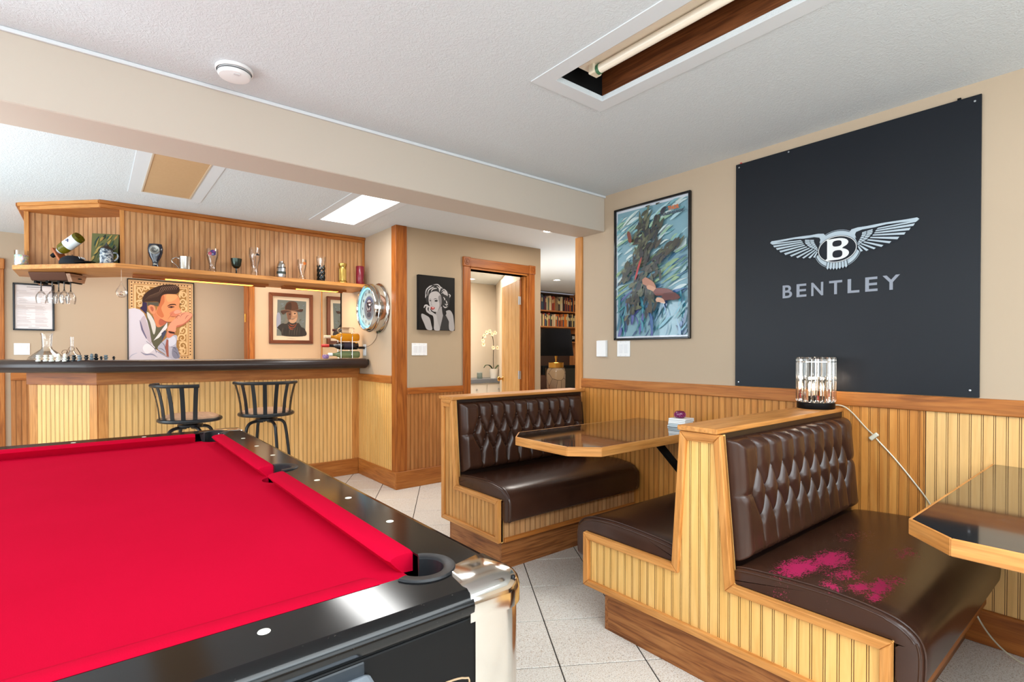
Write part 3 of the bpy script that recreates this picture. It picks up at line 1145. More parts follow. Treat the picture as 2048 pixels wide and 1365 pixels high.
# near booth, back to back
BB = thing('booth_bench', 'back-to-back booth bench carrying the crystal lamp, magenta wear on its seat', 'bench', (BX, 1.089, 0), group='restaurant booth benches')
OB = [(-0.611, 0.172), (0.593, 0.172), (0.593, 0.418), (0.118, 0.418), (0.083, 0.950), (-0.086, 0.950), (-0.132, 0.418), (-0.611, 0.418)]
side_panel(BB, OB, BEAD_BOOTH)
booth_half(BB, -0.129, -1, 0.482, LEATHER_WORN)
booth_half(BB, 0.115, 1, 0.478, buttons=False)
booth_common(BB, 0, 0, -0.078, 0.088, [(-0.118, 0.172), (-0.118, 0.41), (-0.068, 0.953), (0.066, 0.953), (0.104, 0.41), (0.104, 0.172)], (0.015, -0.56, 0.484))
board('top_strip', BB, -0.012, -0.058, 0.915, -0.002, 0.055, 0.932, OAKL['y'], 0.002)


# the bench on the other side of the second table, just outside the frame (it shades the floor there)
BC = thing('booth_bench', 'booth bench facing the worn seat across the cut-off table', 'bench', (BX, -0.80, 0), group='restaurant booth benches')
OC = [(0.0, 0.172), (0.615, 0.172), (0.615, 0.418), (0.175, 0.418), (0.13, 0.953), (0.0, 0.953)]
side_panel(BC, OC, BEAD_BOOTH)
booth_half(BC, 0.172, 1, 0.443, buttons=False)
booth_common(BC, 0, 0, -0.018, 0.150, [(0.165, 0.172), (0.165, 0.41), (0.112, 0.953), (0.002, 0.953), (0.002, 0.172)][::-1], (0.02, 0.03, 0.584))


# ------------------------------------------------------------------ booth tables
def booth_table(label, x0, y0, y1, ch, z, brace):
    r = thing('booth_table', label, 'table', (x0, (y0 + y1) / 2, 0), group='wall-hung booth tables')
    hw = (y1 - y0) / 2
    xe = XR - 0.0225 - x0
    poly = [(0, -hw + ch), (ch, -hw), (xe, -hw), (xe, hw), (ch, hw), (0, hw - ch)]
    ins = inset(poly, 0.008)
    ins[2] = (xe, ins[2][1]); ins[3] = (xe, ins[3][1])
    MB().prism(ins, z - 0.04, z, 'z').build('tabletop', MARBLE, r, fix=True)
    for i in (2, 3, 4, 5, 0, 1):
        j = (i + 1) % 6
        if i == 2:
            continue
        a, b, c, d = poly[i], poly[j], ins[j], ins[i]
        L = Vector((b[0] - a[0], b[1] - a[1]))
        ang = math.atan2(L.y, L.x)
        m = MB(Matrix.Rotation(-ang, 4, 'Z') @ Matrix.Translation((-a[0], -a[1], 0)))
        m.prism([a, b, c, d], z - 0.045, z + 0.0005, 'z')
        m.build('edge_band', OAKL['x'], r, bevel=0.002, loc=(a[0], a[1], 0), rz=ang)
    for yy in brace:
        b = MB().box(0.60, yy - 0.018, z - 0.052, xe, yy + 0.018, z - 0.041)
        b.build('bracket_arm', BLACKMATTE, r, bevel=0.002)
        b = MB().box(xe - 0.012, yy - 0.018, z - 0.50, xe + 0.002, yy + 0.018, z - 0.045)
        b.build('wall_plate', BLACKMATTE, r, bevel=0.002)
        b = MB().prism([(0.68, z - 0.05), (0.735, z - 0.05), (xe, z - 0.44), (xe, z - 0.495)], yy - 0.014, yy + 0.014, 'y')
        b.build('bracket_brace', BLACKMATTE, r, bevel=0.002)
    return r


booth_table('eight-sided dark marble table with oak edge between the two booth benches', 1.768, 1.664, 2.288, 0.117, 0.80, (-0.2,))
booth_table('dark marble table with oak edge, cut off at the frame beside the worn seat', 1.690, -0.17, 0.447, 0.115, 0.78, (-0.1,))

# ------------------------------------------------------------------ pool table
PT = thing('pool_table', 'black coin-style pool table with bright red cloth and chrome corners', 'pool table', (-0.072, 2.016, 0))
# local coordinates: origin under the middle of the bed
NX, NY = 0.542, 1.084          # half of the playing field, nose to nose
BKX, BKY = 0.597, 1.131        # cushion backs
OX, OY = 0.697, 1.243          # outer rail edge
ZB, ZR = 0.790, 0.830
CPX, CPY, CPR = NX + 0.028, NY + 0.030, 0.053     # corner pocket
SPX, SPR = BKX + 0.002, 0.055                     # side pocket

# bed with pocket cut-outs
EX, EY = BKX - 0.02, BKY - 0.015


def circ_cut(cx, cy, r, ex, ey):
    """points where a circle leaves a bed corner, first on the x=ex edge then on the y=ey edge (first quadrant)"""
    ya = cy - math.sqrt(max(r * r - (ex - cx) ** 2, 0))
    xa = cx - math.sqrt(max(r * r - (ey - cy) ** 2, 0))
    a0 = math.atan2(ya - cy, ex - cx)
    a1 = math.atan2(ey - cy, xa - cx)
    if a0 > 0:
        a0 -= 2 * PI
    if a1 > 0:
        a1 -= 2 * PI
    return [(cx + r * math.cos(a0 + (a1 - a0) * i / 12), cy + r * math.sin(a0 + (a1 - a0) * i / 12)) for i in range(13)]


q = circ_cut(CPX, CPY, CPR + 0.004, EX, EY)
sy = math.sqrt(SPR ** 2 - (EX - SPX) ** 2)
side = [(SPX + SPR * math.cos(a), SPR * math.sin(a)) for a in np.linspace(-PI + math.acos((SPX - EX) / SPR), -PI - math.acos((SPX - EX) / SPR), 11)]
bed = side + q + [(-x, y) for x, y in q[::-1]] + [(-x, y) for x, y in side[::-1]] + [(-x, -y) for x, y in q] + [(x, -y) for x, y in q[::-1]]
MB().prism(bed, ZB - 0.03, ZB, 'z').build('bed_cloth', FELT, PT)
MB().box(-EX + 0.06, -EY + 0.06, 0.60, EX - 0.06, EY - 0.06, ZB - 0.031).build('slate', BLACKMATTE, PT)


# cushions
def cushion(p0, p1, nrm, e0, e1):
    """p0->p1 along the back line; nrm points to the play side; e = extra shortening of the nose at each end"""
    p0, p1 = Vector(p0), Vector(p1)
    d = (p1 - p0).normalized()
    n_ = Vector(nrm)
    wd = BKX - NX
    sec = [(0.0, ZB), (0.0, ZR + 0.001), (0.012, ZR + 0.003), (0.040, ZR + 0.0005), (wd - 0.004, ZR - 0.003), (wd, ZR - 0.009), (wd - 0.004, ZR - 0.014), (wd - 0.026, ZB)]
    rings = []
    L = (p1 - p0).length
    for t_, k, sh in ((0.0, e0, 0.006), (0.012, e0, 0.0), (L - 0.012, -e1, 0.0), (L, -e1, 0.006)):
        r = []
        for w, z in sec:
            p = p0 + d * (t_ + k * w / wd) + n_ * max(w - (sh if w > 0.02 else 0), 0)
            r.append((p.x, p.y, z - (sh * 0.5 if z > ZB + 0.01 else 0)))
        rings.append(r)
    MB().loft(rings).build('cushion', FELT, PT, smooth=R(40))


for sx in (1, -1):
    for s2 in (1, -1):
        cushion((sx * BKX, s2 * 0.060), (sx * BKX, s2 * (NY - 0.056)), (-sx, 0), 0.008, 0.006)
for s2 in (1, -1):
    cushion((-(NX - 0.056), s2 * BKY), (NX - 0.056, s2 * BKY), (0, -s2), 0.006, 0.006)

# rails with rounded outer nose
def rail(pts, ax, name='rail'):
    m = MB().prism(pts, ZR - 0.004, ZR, 'z')
    return m.build(name, BLACKGLOSS, PT)


for sx in (1, -1):
    a = [(BKX, 0.055), (BKX, CPY - 0.045)] + [(CPX + 0.06 * math.cos(t_), CPY + 0.06 * math.sin(t_)) for t_ in np.linspace(-0.99, 0.78, 8)] + [(OX, OY)]
    b = [(x, -y) for x, y in a][::-1]
    sp = [(SPX + 0.058 * math.cos(t_), 0.058 * math.sin(t_)) for t_ in np.linspace(-1.2, 1.2, 10)]
    pl = b + sp + a
    pl = [(sx * x, y) for x, y in pl]
    rail(pl, 'y')
for s2 in (1, -1):
    a = [(CPX - 0.048, BKY)] + [(CPX + 0.06 * math.cos(t_), CPY + 0.06 * math.sin(t_)) for t_ in np.linspace(2.55, 0.79, 8)] + [(OX, OY)]
    pl = a + [(-x, y) for x, y in a[::-1]]
    pl = [(x, s2 * y) for x, y in pl]
    rail(pl, 'x')
nose = [(0.0, ZR), (0.012, ZR - 0.003), (0.022, ZR - 0.011), (0.026, ZR - 0.022), (0.024, ZR - 0.034), (0.016, ZR - 0.044), (0.0, ZR - 0.048)]
for sx in (1, -1):
    MB().loft([[(sx * (OX + d), y, z) for d, z in nose] for y in (-CPY - 0.012, CPY + 0.012)]).build('rail_nose', BLACKGLOSS, PT, smooth=R(40))
for s2 in (1, -1):
    MB().loft([[(x, s2 * (OY + d), z) for d, z in nose] for x in (-CPX - 0.020, CPX + 0.020)]).build('rail_nose', BLACKGLOSS, PT, smooth=R(40))
# sights
for sx in (1, -1):
    for k in (1, 2, 3, 5, 6, 7):
        y = -NY + 2 * NY * k / 8
        o = MB().lathe([(0.0095, 0), (0.009, 0.0008), (0, 0.001)], 18, (sx * 0.648, y, ZR)).build('sight', IVORY, PT)
for s2 in (1, -1):
    for k in (1, 2, 3):
        x = -NX + 2 * NX * k / 4
        MB().lathe([(0.0095, 0), (0.009, 0.0008), (0, 0.001)], 18, (x, s2 * 1.172, ZR)).build('sight', IVORY, PT)


# pocket liners: rubber horseshoes
def liner(cx, cy, r, face, span, name='pocket_liner'):
    a0, a1 = face + PI - span / 2, face + PI + span / 2
    sec = [(r - 0.010, 0.655), (r - 0.010, ZR + 0.001), (r - 0.006, ZR + 0.004), (r + 0.012, ZR + 0.0045), (r + 0.015, ZR + 0.001), (r + 0.012, ZR - 0.02), (r + 0.004, ZR - 0.05), (r + 0.002, 0.655)]
    rings = []
    for i in range(21):
        a = a0 + (a1 - a0) * i / 20
        rings.append([(cx + rr * math.cos(a), cy + rr * math.sin(a), z) for rr, z in sec])
    o = MB().loft(rings).build(name, RUBBER, PT, smooth=R(40))
    MB().lathe([(0, 0.66), (r - 0.004, 0.66), (r - 0.004, 0.652), (0, 0.652)], 20, (cx, cy, 0)).build('pocket_cup', BLACKMATTE, o)


for sx in (1, -1):
    for s2 in (1, -1):
        liner(sx * CPX, s2 * CPY, CPR, math.atan2(-s2, -sx), R(225))
    liner(sx * SPX, 0, SPR - 0.002, PI if sx > 0 else 0, R(185))

# cabinet
for sx in (1, -1):
    board('apron', PT, sx * (OX - 0.03), -OY + 0.03, 0.42, sx * (OX + 0.016), OY - 0.03, ZR - 0.046, BLACKSATIN, 0.002)
for s2 in (1, -1):
    board('apron', PT, -OX + 0.03, s2 * (OY - 0.03), 0.42, OX - 0.03, s2 * (OY + 0.016), ZR - 0.046, BLACKSATIN, 0.002)
board('cabinet_floor', PT, -OX + 0.03, -OY + 0.03, 0.42, OX - 0.03, OY - 0.03, 0.44, BLACKSATIN, 0)
# chrome corner caps
for sx in (1, -1):
    for s2 in (1, -1):
        poly = [(CPX + 0.034, CPY + 0.020), (OX - 0.01, CPY - 0.002), (OX + 0.024, CPY + 0.004)]
        poly += [(OX - 0.035 + 0.061 * math.cos(t_), OY - 0.035 + 0.061 * math.sin(t_)) for t_ in np.linspace(0.05, PI / 2 - 0.05, 9)]
        poly += [(CPX + 0.012, OY + 0.024), (CPX + 0.006, OY - 0.012), (CPX + 0.020, CPY + 0.036)]
        pl = [(sx * x, s2 * y) for x, y in poly]
        if sx * s2 < 0:
            pl = pl[::-1]
        cp = MB()
        cp.loft([[(x, y, z) for x, y in (inset(pl, k) if k else pl)] for z, k in ((ZR - 0.050, 0.0), (ZR - 0.022, 0.0), (ZR - 0.010, 0.003), (ZR - 0.002, 0.009), (ZR + 0.003, 0.018))])
        cp.build('corner_cap', CHROME, PT, smooth=R(50))
        post = [(OX + 0.020, CPY + 0.015)] + [(OX - 0.035 + 0.055 * math.cos(t_), OY - 0.035 + 0.055 * math.sin(t_)) for t_ in np.linspace(0.0, PI / 2, 9)] + [(CPX + 0.025, OY + 0.020), (CPX + 0.025, OY - 0.03), (OX - 0.03, CPY + 0.015)]
        pl = [(sx * x, s2 * y) for x, y in post]
        MB().prism(pl, 0.42, ZR - 0.050, 'z').build('corner_post', CHROME, PT, smooth=R(40))
        lg = [(sx * (OX - 0.11), s2 * (OY - 0.16)), (sx * (OX - 0.11) + 0.0, s2 * (OY - 0.02)), (sx * (OX - 0.01), s2 * (OY - 0.02)), (sx * (OX - 0.01), s2 * (OY - 0.16))]
        MB().prism(lg, 0.0, 0.42, 'z').build('leg', BLACKSATIN, PT, bevel=0.006)
# ball return at the near end: dark recess and silver tray lip, outline decal
m = MB().box(-0.15, -OY - 0.019, 0.62, 0.392, -OY - 0.015, 0.781)
m.build('return_recess', P('dark_blue_grey_panel', (30, 36, 42), 0.35), PT, bevel=0.002)
m = MB().prism([(-1.2595, 0.62), (-1.300, 0.64), (-1.312, 0.735), (-1.304, 0.756), (-1.2595, 0.764)], -0.15, 0.400, 'x')
m.build('return_tray', SILVER, PT, bevel=0.008, seg=2)
pts = cr([(0.452, 0.55), (0.452, 0.665), (0.462, 0.683), (0.485, 0.69), (0.54, 0.69), (0.575, 0.683), (0.585, 0.665), (0.585, 0.55), (0.575, 0.53), (0.462, 0.53)], True, 4)
MB().tube([(x, -OY - 0.0165, z) for x, z in pts], 0.0016, 5, True).build('outline_decal', P('tan_decal', (180, 150, 118), 0.4), PT)

# ------------------------------------------------------------------ bar counter
def settle(root):
    for c in root.children:
        c.location = Vector(c.location) - Vector(root.location)


q2 = 2 ** -0.5
BAR = thing('bar_counter', 'oak and beadboard home bar with dark padded armrest edge and angled corner', 'bar', (1.0, 5.3, 0))
MB().prism([(-0.386, 5.669), (0.034, 5.249), (2.163, 5.249), (2.163, 5.42), (0.11, 5.42), (-0.29, 5.82), (-0.29, 6.5), (-0.386, 6.5)], 0.0, 1.13, 'z').build('bar_body', BEAD_BROWN, BAR)
planks(BAR, (0.095, YBAR, 0.16), 0, 1.99, 0.84, BEAD_PALE)
planks(BAR, (-0.343, 5.608, 0.16), R(-45), 0.461, 0.84, BEAD_PALE)
board('corner_post', BAR, 0.034, YBAR - 0.006, 0.16, 0.095, YBAR + 0.012, 1.0, OAKL['z'])
board('corner_post', BAR, 2.085, YBAR - 0.004, 0.16, 2.162, YBAR + 0.012, 1.0, OAKL['z'])
rboard('corner_post', BAR, (-0.021, 5.2845, 0.16), R(-45), 0.068, 0.012, 0.84, OAKL['z'])
rboard('corner_post', BAR, (-0.397, 5.6605, 0.16), R(-45), 0.074, 0.014, 0.84, OAKL['z'])
board('fascia', BAR, 0.024, YBAR - 0.02, 1.0, 2.163, YBAR + 0.012, 1.132, OAK['x'], 0.002)
rboard('fascia', BAR, (-0.412, 5.651, 1.0), R(-45), 0.617, 0.03, 0.132, OAKD['x'], 0.002)
board('baseboard', BAR, 0.02, YBAR - 0.018, 0.0, 2.146, YBAR + 0.012, 0.16, OAK['x'], 0.003)
rboard('baseboard', BAR, (-0.412, 5.651, 0.0), R(-45), 0.612, 0.03, 0.16, OAK['x'], 0.003)
MB().prism([(2.163, 4.985), (0.0, 4.985), (-0.575, 5.56), (-0.575, 6.5), (-0.16, 6.5), (-0.16, 5.82), (0.10, 5.56), (2.163, 5.56)], 1.132, 1.188, 'z').build('countertop', MARBLE, BAR, bevel=0.003)
path = [(2.118, 4.985, 1.149), (2.05, 4.985, 1.149), (0.02, 4.985, 1.149)]
path += [(0.02 - 0.03, 4.987 + 0.010, 1.149), (-0.56, 5.555, 1.149), (-0.575, 5.59, 1.149), (-0.575, 6.5, 1.149)]
ar = MB()
ar.tube(path, 0.049, 20)
ar.lathe([(0.049, 0), (0.045, 0.014), (0.035, 0.024), (0.018, 0.030), (0, 0.032)], 20)
# the last lathe (rounded end) is turned to face +X
k0 = len(path) * 20
ar.v[k0:] = [(2.118 + z, 4.985 + x, 1.149 + y) for (x, y, z) in ar.v[k0:]]
ar.build('padded_armrest', P('dark_padded_vinyl', (44, 30, 26), 0.3), BAR, smooth=R(40))
settle(BAR)

# ------------------------------------------------------------------ hanging display shelf above the bar
SH = thing('display_shelf', 'beadboard soffit with an oak display shelf hanging above the bar', 'shelf', (1.0, 5.2, 1.892))
ZS = 1.925
MB().prism([(2.163, 4.9), (0.138, 4.9), (-0.475, 5.513), (-0.475, 6.0), (-0.30, 6.0), (0.22, 5.48), (2.163, 5.42)], 1.892, ZS, 'z').build('shelf_board', OAKL['x'], SH, bevel=0.002)
MB().prism([(0.205, 5.10), (2.163, 5.10), (2.163, 5.40), (0.21, 5.40), (-0.07, 5.62), (-0.38, 5.64), (-0.38, 6.98), (-0.41, 6.98), (-0.41, 5.63), (-0.36, 5.625), (-0.08, 5.598), (0.19, 5.36), (0.19, 5.10)], ZS + 0.001, 2.419, 'z').build('soffit_body', BEAD_BROWN, SH)
planks(SH, (0.199, 5.09, ZS), 0, 1.94, 2.366 - ZS, BEAD_PINK)
planks(SH, (-0.385, 5.618, ZS), math.atan2(-0.035, 0.307), 0.309, 2.366 - ZS, BEAD_PINK)
planks(SH, (-0.078, 5.583, ZS), math.atan2(-0.236, 0.262), 0.352, 2.366 - ZS, BEAD_PINK)
planks(SH, (0.184, 5.347, ZS), R(-90), 0.25, 2.366 - ZS, BEAD_PINK)
board('post', SH, 0.172, 5.078, ZS, 0.2, 5.104, 2.366, OAKL['z'])
board('post', SH, 2.138, 5.080, ZS, 2.163, 5.10, 2.366, OAK['z'])
board('post', SH, -0.412, 5.588, ZS, -0.384, 5.616, 2.366, OAKL['z'])
MB().prism([(-0.425, 5.575), (0.055, 5.095), (0.197, 5.095), (0.186, 5.35), (-0.078, 5.587), (-0.40, 5.625)], 2.364, 2.372, 'z').build('niche_ceiling', OAK['x'], SH)
for (off, za, zb_) in ((0.012, 2.366, 2.394), (0.026, 2.394, 2.4195)):
    y = 5.088 - off
    board('crown_trim', SH, 0.055 - off * 0.41, y, za, 2.163, 5.10, zb_, OAK['x'], 0.003)
    a = (-0.425 - off * q2 * 1.4, 5.568 - off * q2 * 0.2)
    Lc = 0.68 + off * 0.5
    rboard('crown_trim', SH, (a[0], a[1], za), R(-45), Lc, 0.02, zb_ - za, OAKL['x'], 0.003)
    board('crown_trim', SH, -0.432 - off, 5.575, za, -0.405, 6.98, zb_, OAK['y'], 0.003)
settle(SH)
STRIP = emitter('warm_strip', (255, 176, 60), 5.0)
for k, (x0, x1, lab) in enumerate(((0.26, 1.28, 'warm strip light under the shelf above the man-in-white-shirt picture'), (1.42, 2.02, 'warm strip light under the shelf above the hatted-man portrait'))):
    o = thing('strip_light', lab, 'light', (x0, 5.21, 1.892), group='strip lights under the bar shelf')
    m = MB().box(0, 0, -0.012, x1 - x0, 0.10, -0.0005)
    m.box(0, -0.006, -0.022, x1 - x0, 0.0, -0.0005)
    m.box(0, 0.10, -0.022, x1 - x0, 0.106, -0.0005)
    m.build('housing', OAKD['x'], o)
    MB().box(0.22 * (x1 - x0), 0.012, -0.020, 0.88 * (x1 - x0), 0.09, -0.0125).build('diffuser', STRIP, o, bevel=0.002)

# ------------------------------------------------------------------ bar stools
t = NT('tan_microfibre')
v = t.coords((1, 3, 1))
t.l(t.mix(t.noise(v, 9, 4), lin((150, 112, 84)), lin((196, 158, 128))), t.b.inputs['Base Color'])
t.b.inputs['Roughness'].default_value = 0.75
TANFAB = t.m


def stool(label, loc, rz, leg0):
    r = thing('bar_stool', label, 'bar stool', loc, rz, 'black metal bar stools')
    zs = 0.752
    rr = 0.20
    MB().tube([(rr * math.cos(a), rr * math.sin(a), zs) for a in np.linspace(0, 2 * PI, 37)[:-1]], 0.0145, 10, True).build('seat_ring', BLACKMETAL, r, smooth=True)
    MB().lathe([(0, zs - 0.012), (0.185, zs - 0.012), (0.192, zs + 0.01), (0.185, zs + 0.024), (0.15, zs + 0.038), (0.08, zs + 0.046), (0, zs + 0.048)], 32).build('seat_cushion', TANFAB, r, smooth=True)
    MB().lathe([(0, zs - 0.055), (0.085, zs - 0.055), (0.085, zs - 0.04), (0.05, zs - 0.036), (0.05, zs - 0.012), (0, zs - 0.012)], 20).build('swivel', BLACKMETAL, r, smooth=True)
    A0, A1 = R(-90 - 66), R(-90 + 66)
    zr_ = 1.012
    MB().tube([(0.246 * math.cos(a), 0.246 * math.sin(a), zr_) for a in np.linspace(A0 - 0.03, A1 + 0.03, 22)], 0.0135, 10).build('back_rail', BLACKMETAL, r, smooth=True)
    for k in range(7):
        a = A0 + (A1 - A0) * (k + 0.12) / 6.24
        rings = []
        for s_ in np.linspace(0, 1, 9):
            ra = 0.199 + 0.047 * (s_ ** 1.7)
            z = zs + (zr_ - zs) * s_
            c, s3 = math.cos(a), math.sin(a)
            h, tt = 0.0145, 0.0022
            ring = []
            for du, dr in ((-h, -tt), (h, -tt), (h, tt), (-h, tt)):
                ring.append(((ra + dr) * c - du * s3, (ra + dr) * s3 + du * c, z))
            rings.append(ring)
        MB().loft(rings).build('back_slat', BLACKMETAL, r, smooth=R(40))
    for k in range(4):
        a = R(leg0 + 90 * k)
        prof = cr([(0.03, zs - 0.062), (0.10, zs - 0.062), (0.145, zs - 0.085), (0.165, zs - 0.15), (0.190, 0.40), (0.225, 0.0)], False, 5)
        MB().tube([(p * math.cos(a), p * math.sin(a), max(z, 0.012)) for p, z in prof], 0.0125, 9).build('leg', BLACKMETAL, r, smooth=True)
    MB().tube([(0.2015 * math.cos(a), 0.2015 * math.sin(a), 0.26) for a in np.linspace(0, 2 * PI, 33)[:-1]], 0.009, 8, True).build('foot_ring', BLACKMETAL, r, smooth=True)
    return r


stool('black metal bar stool turned sideways, its tan seat facing the oak post', (0.575, 4.60, 0), R(-62), 80)
stool('black metal bar stool with its slatted back to the pool table corner pocket', (1.12, 4.64, 0), R(-16), 27)

# ------------------------------------------------------------------ things on the display shelf
YS_ = 4.985


def lathe_obj(name, prof, mat, parent, n=28, smooth=R(40), c=(0, 0, 0)):
    return MB().lathe(prof, n, c).build(name, mat, parent, smooth=smooth)


def vessel(outer, wall=0.0025, floor_=0.008):
    """outer profile bottom->top of a glass; returns closed profile with an inner wall"""
    inner = [(max(r - wall, 0.0005), z) for r, z in outer if z > floor_]
    return [(0, outer[0][1])] + outer + inner[::-1] + [(0, max(floor_, inner[0][1]))]


# glass tumbler with a glittering mosaic
o = thing('mosaic_tumbler', 'glass tumbler with a glittering silver mosaic at the far end of the display shelf', 'candle holder', (-0.425, 5.565, ZS))
t = NT('silver_mosaic')
v = t.coords((1, 1, 1))
vo = t.n('ShaderNodeTexVoronoi')
vo.inputs['Scale'].default_value = 75
t.l(v, vo.inputs['Vector'])
t.l(t.mix(0.55, vo.outputs['Color'], lin((196, 206, 196))), t.b.inputs['Base Color'])
t.b.inputs['Roughness'].default_value = 0.2
t.b.inputs['Metallic'].default_value = 0.4
lathe_obj('mosaic_body', [(0, 0), (0.040, 0), (0.043, 0.004), (0.043, 0.086), (0.040, 0.088), (0, 0.088)], t.m, o)
lathe_obj('rim', [(0.043, 0.0885), (0.0445, 0.122), (0.0425, 0.122), (0.041, 0.0885)], GLASS, o)

# tilted wine bottle in a plank holder
WPL = wood('cherry_plank', (128, 60, 24), (164, 84, 38), (188, 108, 54), 'x')
o = thing('bottle_holder', 'cherry wood balance plank holding the tilted wine bottle', 'wine holder', (-0.135, 5.30, ZS), R(-40))
tilt = R(56)
m = MB(Matrix.Translation((-0.02, 0, 0)) @ Matrix.Rotation(R(-122), 4, 'Y'))
m.box(0.0, -0.042, -0.008, 0.155, 0.042, 0.008)
m.build('plank', WPL, o, bevel=0.002)
bt_ = thing('wine_bottle', 'green wine bottle with white label lying tilted neck-down in the plank holder', 'bottle', (-0.135, 5.30, ZS), R(-40))
Mb = Matrix.Translation((-0.118, -0.0, 0.088)) @ Matrix.Rotation(R(56), 4, 'Y')
m = MB(Mb)
m.lathe([(0, 0.012), (0.014, 0.012), (0.015, 0.03), (0.020, 0.045), (0.040, 0.075), (0.0425, 0.09), (0.0425, 0.238), (0.040, 0.243), (0.03, 0.240), (0, 0.225)], 28)
m.build('bottle_glass', GLASS_GREEN, bt_, smooth=R(40))
m = MB(Mb)
m.lathe([(0.0429, 0.125), (0.0431, 0.126), (0.0431, 0.218), (0.0429, 0.219)], 28)
m.build('label', P('white_paper', (222, 228, 230), 0.6), bt_, smooth=True)
m = MB(Mb)
m.lathe([(0, -0.022), (0.0155, -0.022), (0.0165, 0.0119), (0, 0.0119)], 16)
m.build('capsule', BLACKMATTE, bt_)
m = MB(Mb)
m.lathe([(0.0165, 0.028), (0.0285, 0.058), (0.030, 0.0585), (0.018, 0.0275)], 24)
m.build('neck_label', P('white_neck_paper', (214, 220, 224), 0.6), bt_)
m = MB(Mb)
for (az, hz, rr) in ((-100, 0.178, 0.010), (-88, 0.172, 0.008), (-106, 0.165, 0.007)):
    a = R(az)
    c = (0.0433 * math.cos(a), 0.0433 * math.sin(a), hz)
    pts = [(0.0434 * math.cos(a + rr * math.cos(t_) / 0.0433), 0.0434 * math.sin(a + rr * math.cos(t_) / 0.0433), hz + rr * 0.7 * math.sin(t_)) for t_ in np.linspace(0, 2 * PI, 11)[:-1]]
    m.add(pts, [tuple(range(10))])
m.build('label_emblem', P('navy_print', (42, 44, 92), 0.6), bt_, fix=False)

# baseball cap
NAVY = P('navy_cotton', (16, 18, 26), 0.85)
o = thing('baseball_cap', 'dark navy baseball cap lying on the display shelf beside the plank holder', 'cap', (-0.115, 5.20, ZS), R(-118))
rings = []
for z, s_ in ((0, 1.0), (0.018, 0.99), (0.036, 0.90), (0.052, 0.71), (0.063, 0.44), (0.067, 0.1)):
    rings.append([(0.072 * s_ * math.cos(a), 0.083 * s_ * math.sin(a), z) for a in np.linspace(0, 2 * PI, 25)[:-1]])
MB().loft(rings).build('crown', NAVY, o, smooth=True)
rings = []
for k, rr in enumerate((0.070, 0.095, 0.125, 0.142)):
    ring = []
    for a in np.linspace(R(28), R(152), 15):
        ring.append((rr * math.cos(a) * 0.98, 0.012 + rr * 1.0 * math.sin(a), 0.012 - 0.0 * k + 0.012 * (1 - abs(math.cos(a)) ** 2)))
    ring += [(x, y, z - 0.004) for x, y, z in ring[::-1]]
    rings.append(ring)
MB().loft(rings).build('brim', NAVY, o, smooth=R(50))
m = MB()
for k in range(5):
    a = R(60 + 15 * k)
    m.tube([(0.070 * math.cos(a), 0.081 * math.sin(a), 0.042), (0.060 * math.cos(a), 0.069 * math.sin(a), 0.056)], 0.0028, 5)
m.build('stitched_emblem', P('white_thread', (220, 222, 226), 0.7), o)
MB().lathe([(0.006, 0), (0.005, 0.003), (0, 0.004)], 10, (0, 0, 0.070)).build('button', NAVY, o)

# leaning canvas with abstract strokes
o = thing('abstract_canvas', 'small abstract canvas in olive, gold and dark green leaning behind the beer stein', 'painting', (0.075, 5.115, ZS + 0.002), R(-24))
Mx = Matrix.Rotation(R(-6), 4, 'X')
MB(Mx).box(-0.09, 0, 0.003, 0.09, 0.028, 0.25).build('canvas', BLACKMATTE, o)
art = Art(-0.0008)
art.m.M = Mx
art.rect(-0.089, 0.004, 0.089, 0.249, (92, 92, 54))
rs = random.Random(5)
for k in range(46):
    x, z = rs.uniform(-0.08, 0.08), rs.uniform(0.02, 0.235)
    L = rs.uniform(0.03, 0.075)
    a = R(rs.uniform(48, 78))
    c = rs.choice([(44, 62, 50), (32, 50, 54), (150, 124, 62), (168, 138, 76), (82, 90, 46), (50, 70, 52), (156, 116, 58), (36, 46, 38)])
    p0 = (max(-0.086, min(0.086, x - L * math.cos(a) / 2)), max(0.008, z - L * math.sin(a) / 2))
    p1 = (max(-0.086, min(0.086, x + L * math.cos(a) / 2)), min(0.244, z + L * math.sin(a) / 2))
    art.poly(stroke([p0, ((p0[0] + p1[0]) / 2, (p0[1] + p1[1]) / 2), p1], [0.004, rs.uniform(0.010, 0.02), 0.003]), c)
art.step = 0.00005
art.build('painted_face', o)

# beer stein with pewter lid
o = thing('beer_stein', 'blue-grey ceramic beer stein with pewter lid in front of the small canvas', 'stein', (0.088, 5.045, ZS), R(-20))
t = NT('relief_stoneware')
v = t.coords((1, 1, 1))
n_ = t.noise(v, 55, 3, 0.7)
t.l(t.ramp(n_, [(0.4, lin((40, 48, 62))), (0.5, lin((128, 140, 154))), (0.62, lin((206, 206, 198)))]), t.b.inputs['Base Color'])
t.b.inputs['Roughness'].default_value = 0.25
t.bump(n_, 0.6, 0.004)
lathe_obj('body', [(0, 0), (0.044, 0), (0.046, 0.008), (0.041, 0.016), (0.043, 0.03), (0.043, 0.095), (0.040, 0.102), (0.037, 0.112), (0, 0.112)], t.m, o)
lathe_obj('lid', [(0, 0.1125), (0.040, 0.1125), (0.042, 0.118), (0.034, 0.126), (0.020, 0.136), (0.010, 0.150), (0.006, 0.160), (0.003, 0.168), (0, 0.169)], PEWTER, o)
MB().tube(cr([(0.040, 0, 0.092), (0.066, 0, 0.088), (0.072, 0, 0.055), (0.043, 0, 0.025)], False), 0.0055, 8).build('handle', t.m, o, smooth=True)
MB().tube(cr([(0.040, 0, 0.117), (0.056, 0, 0.122), (0.060, 0, 0.138), (0.052, 0, 0.146)], False), 0.0035, 6).build('thumb_lever', PEWTER, o, smooth=True)

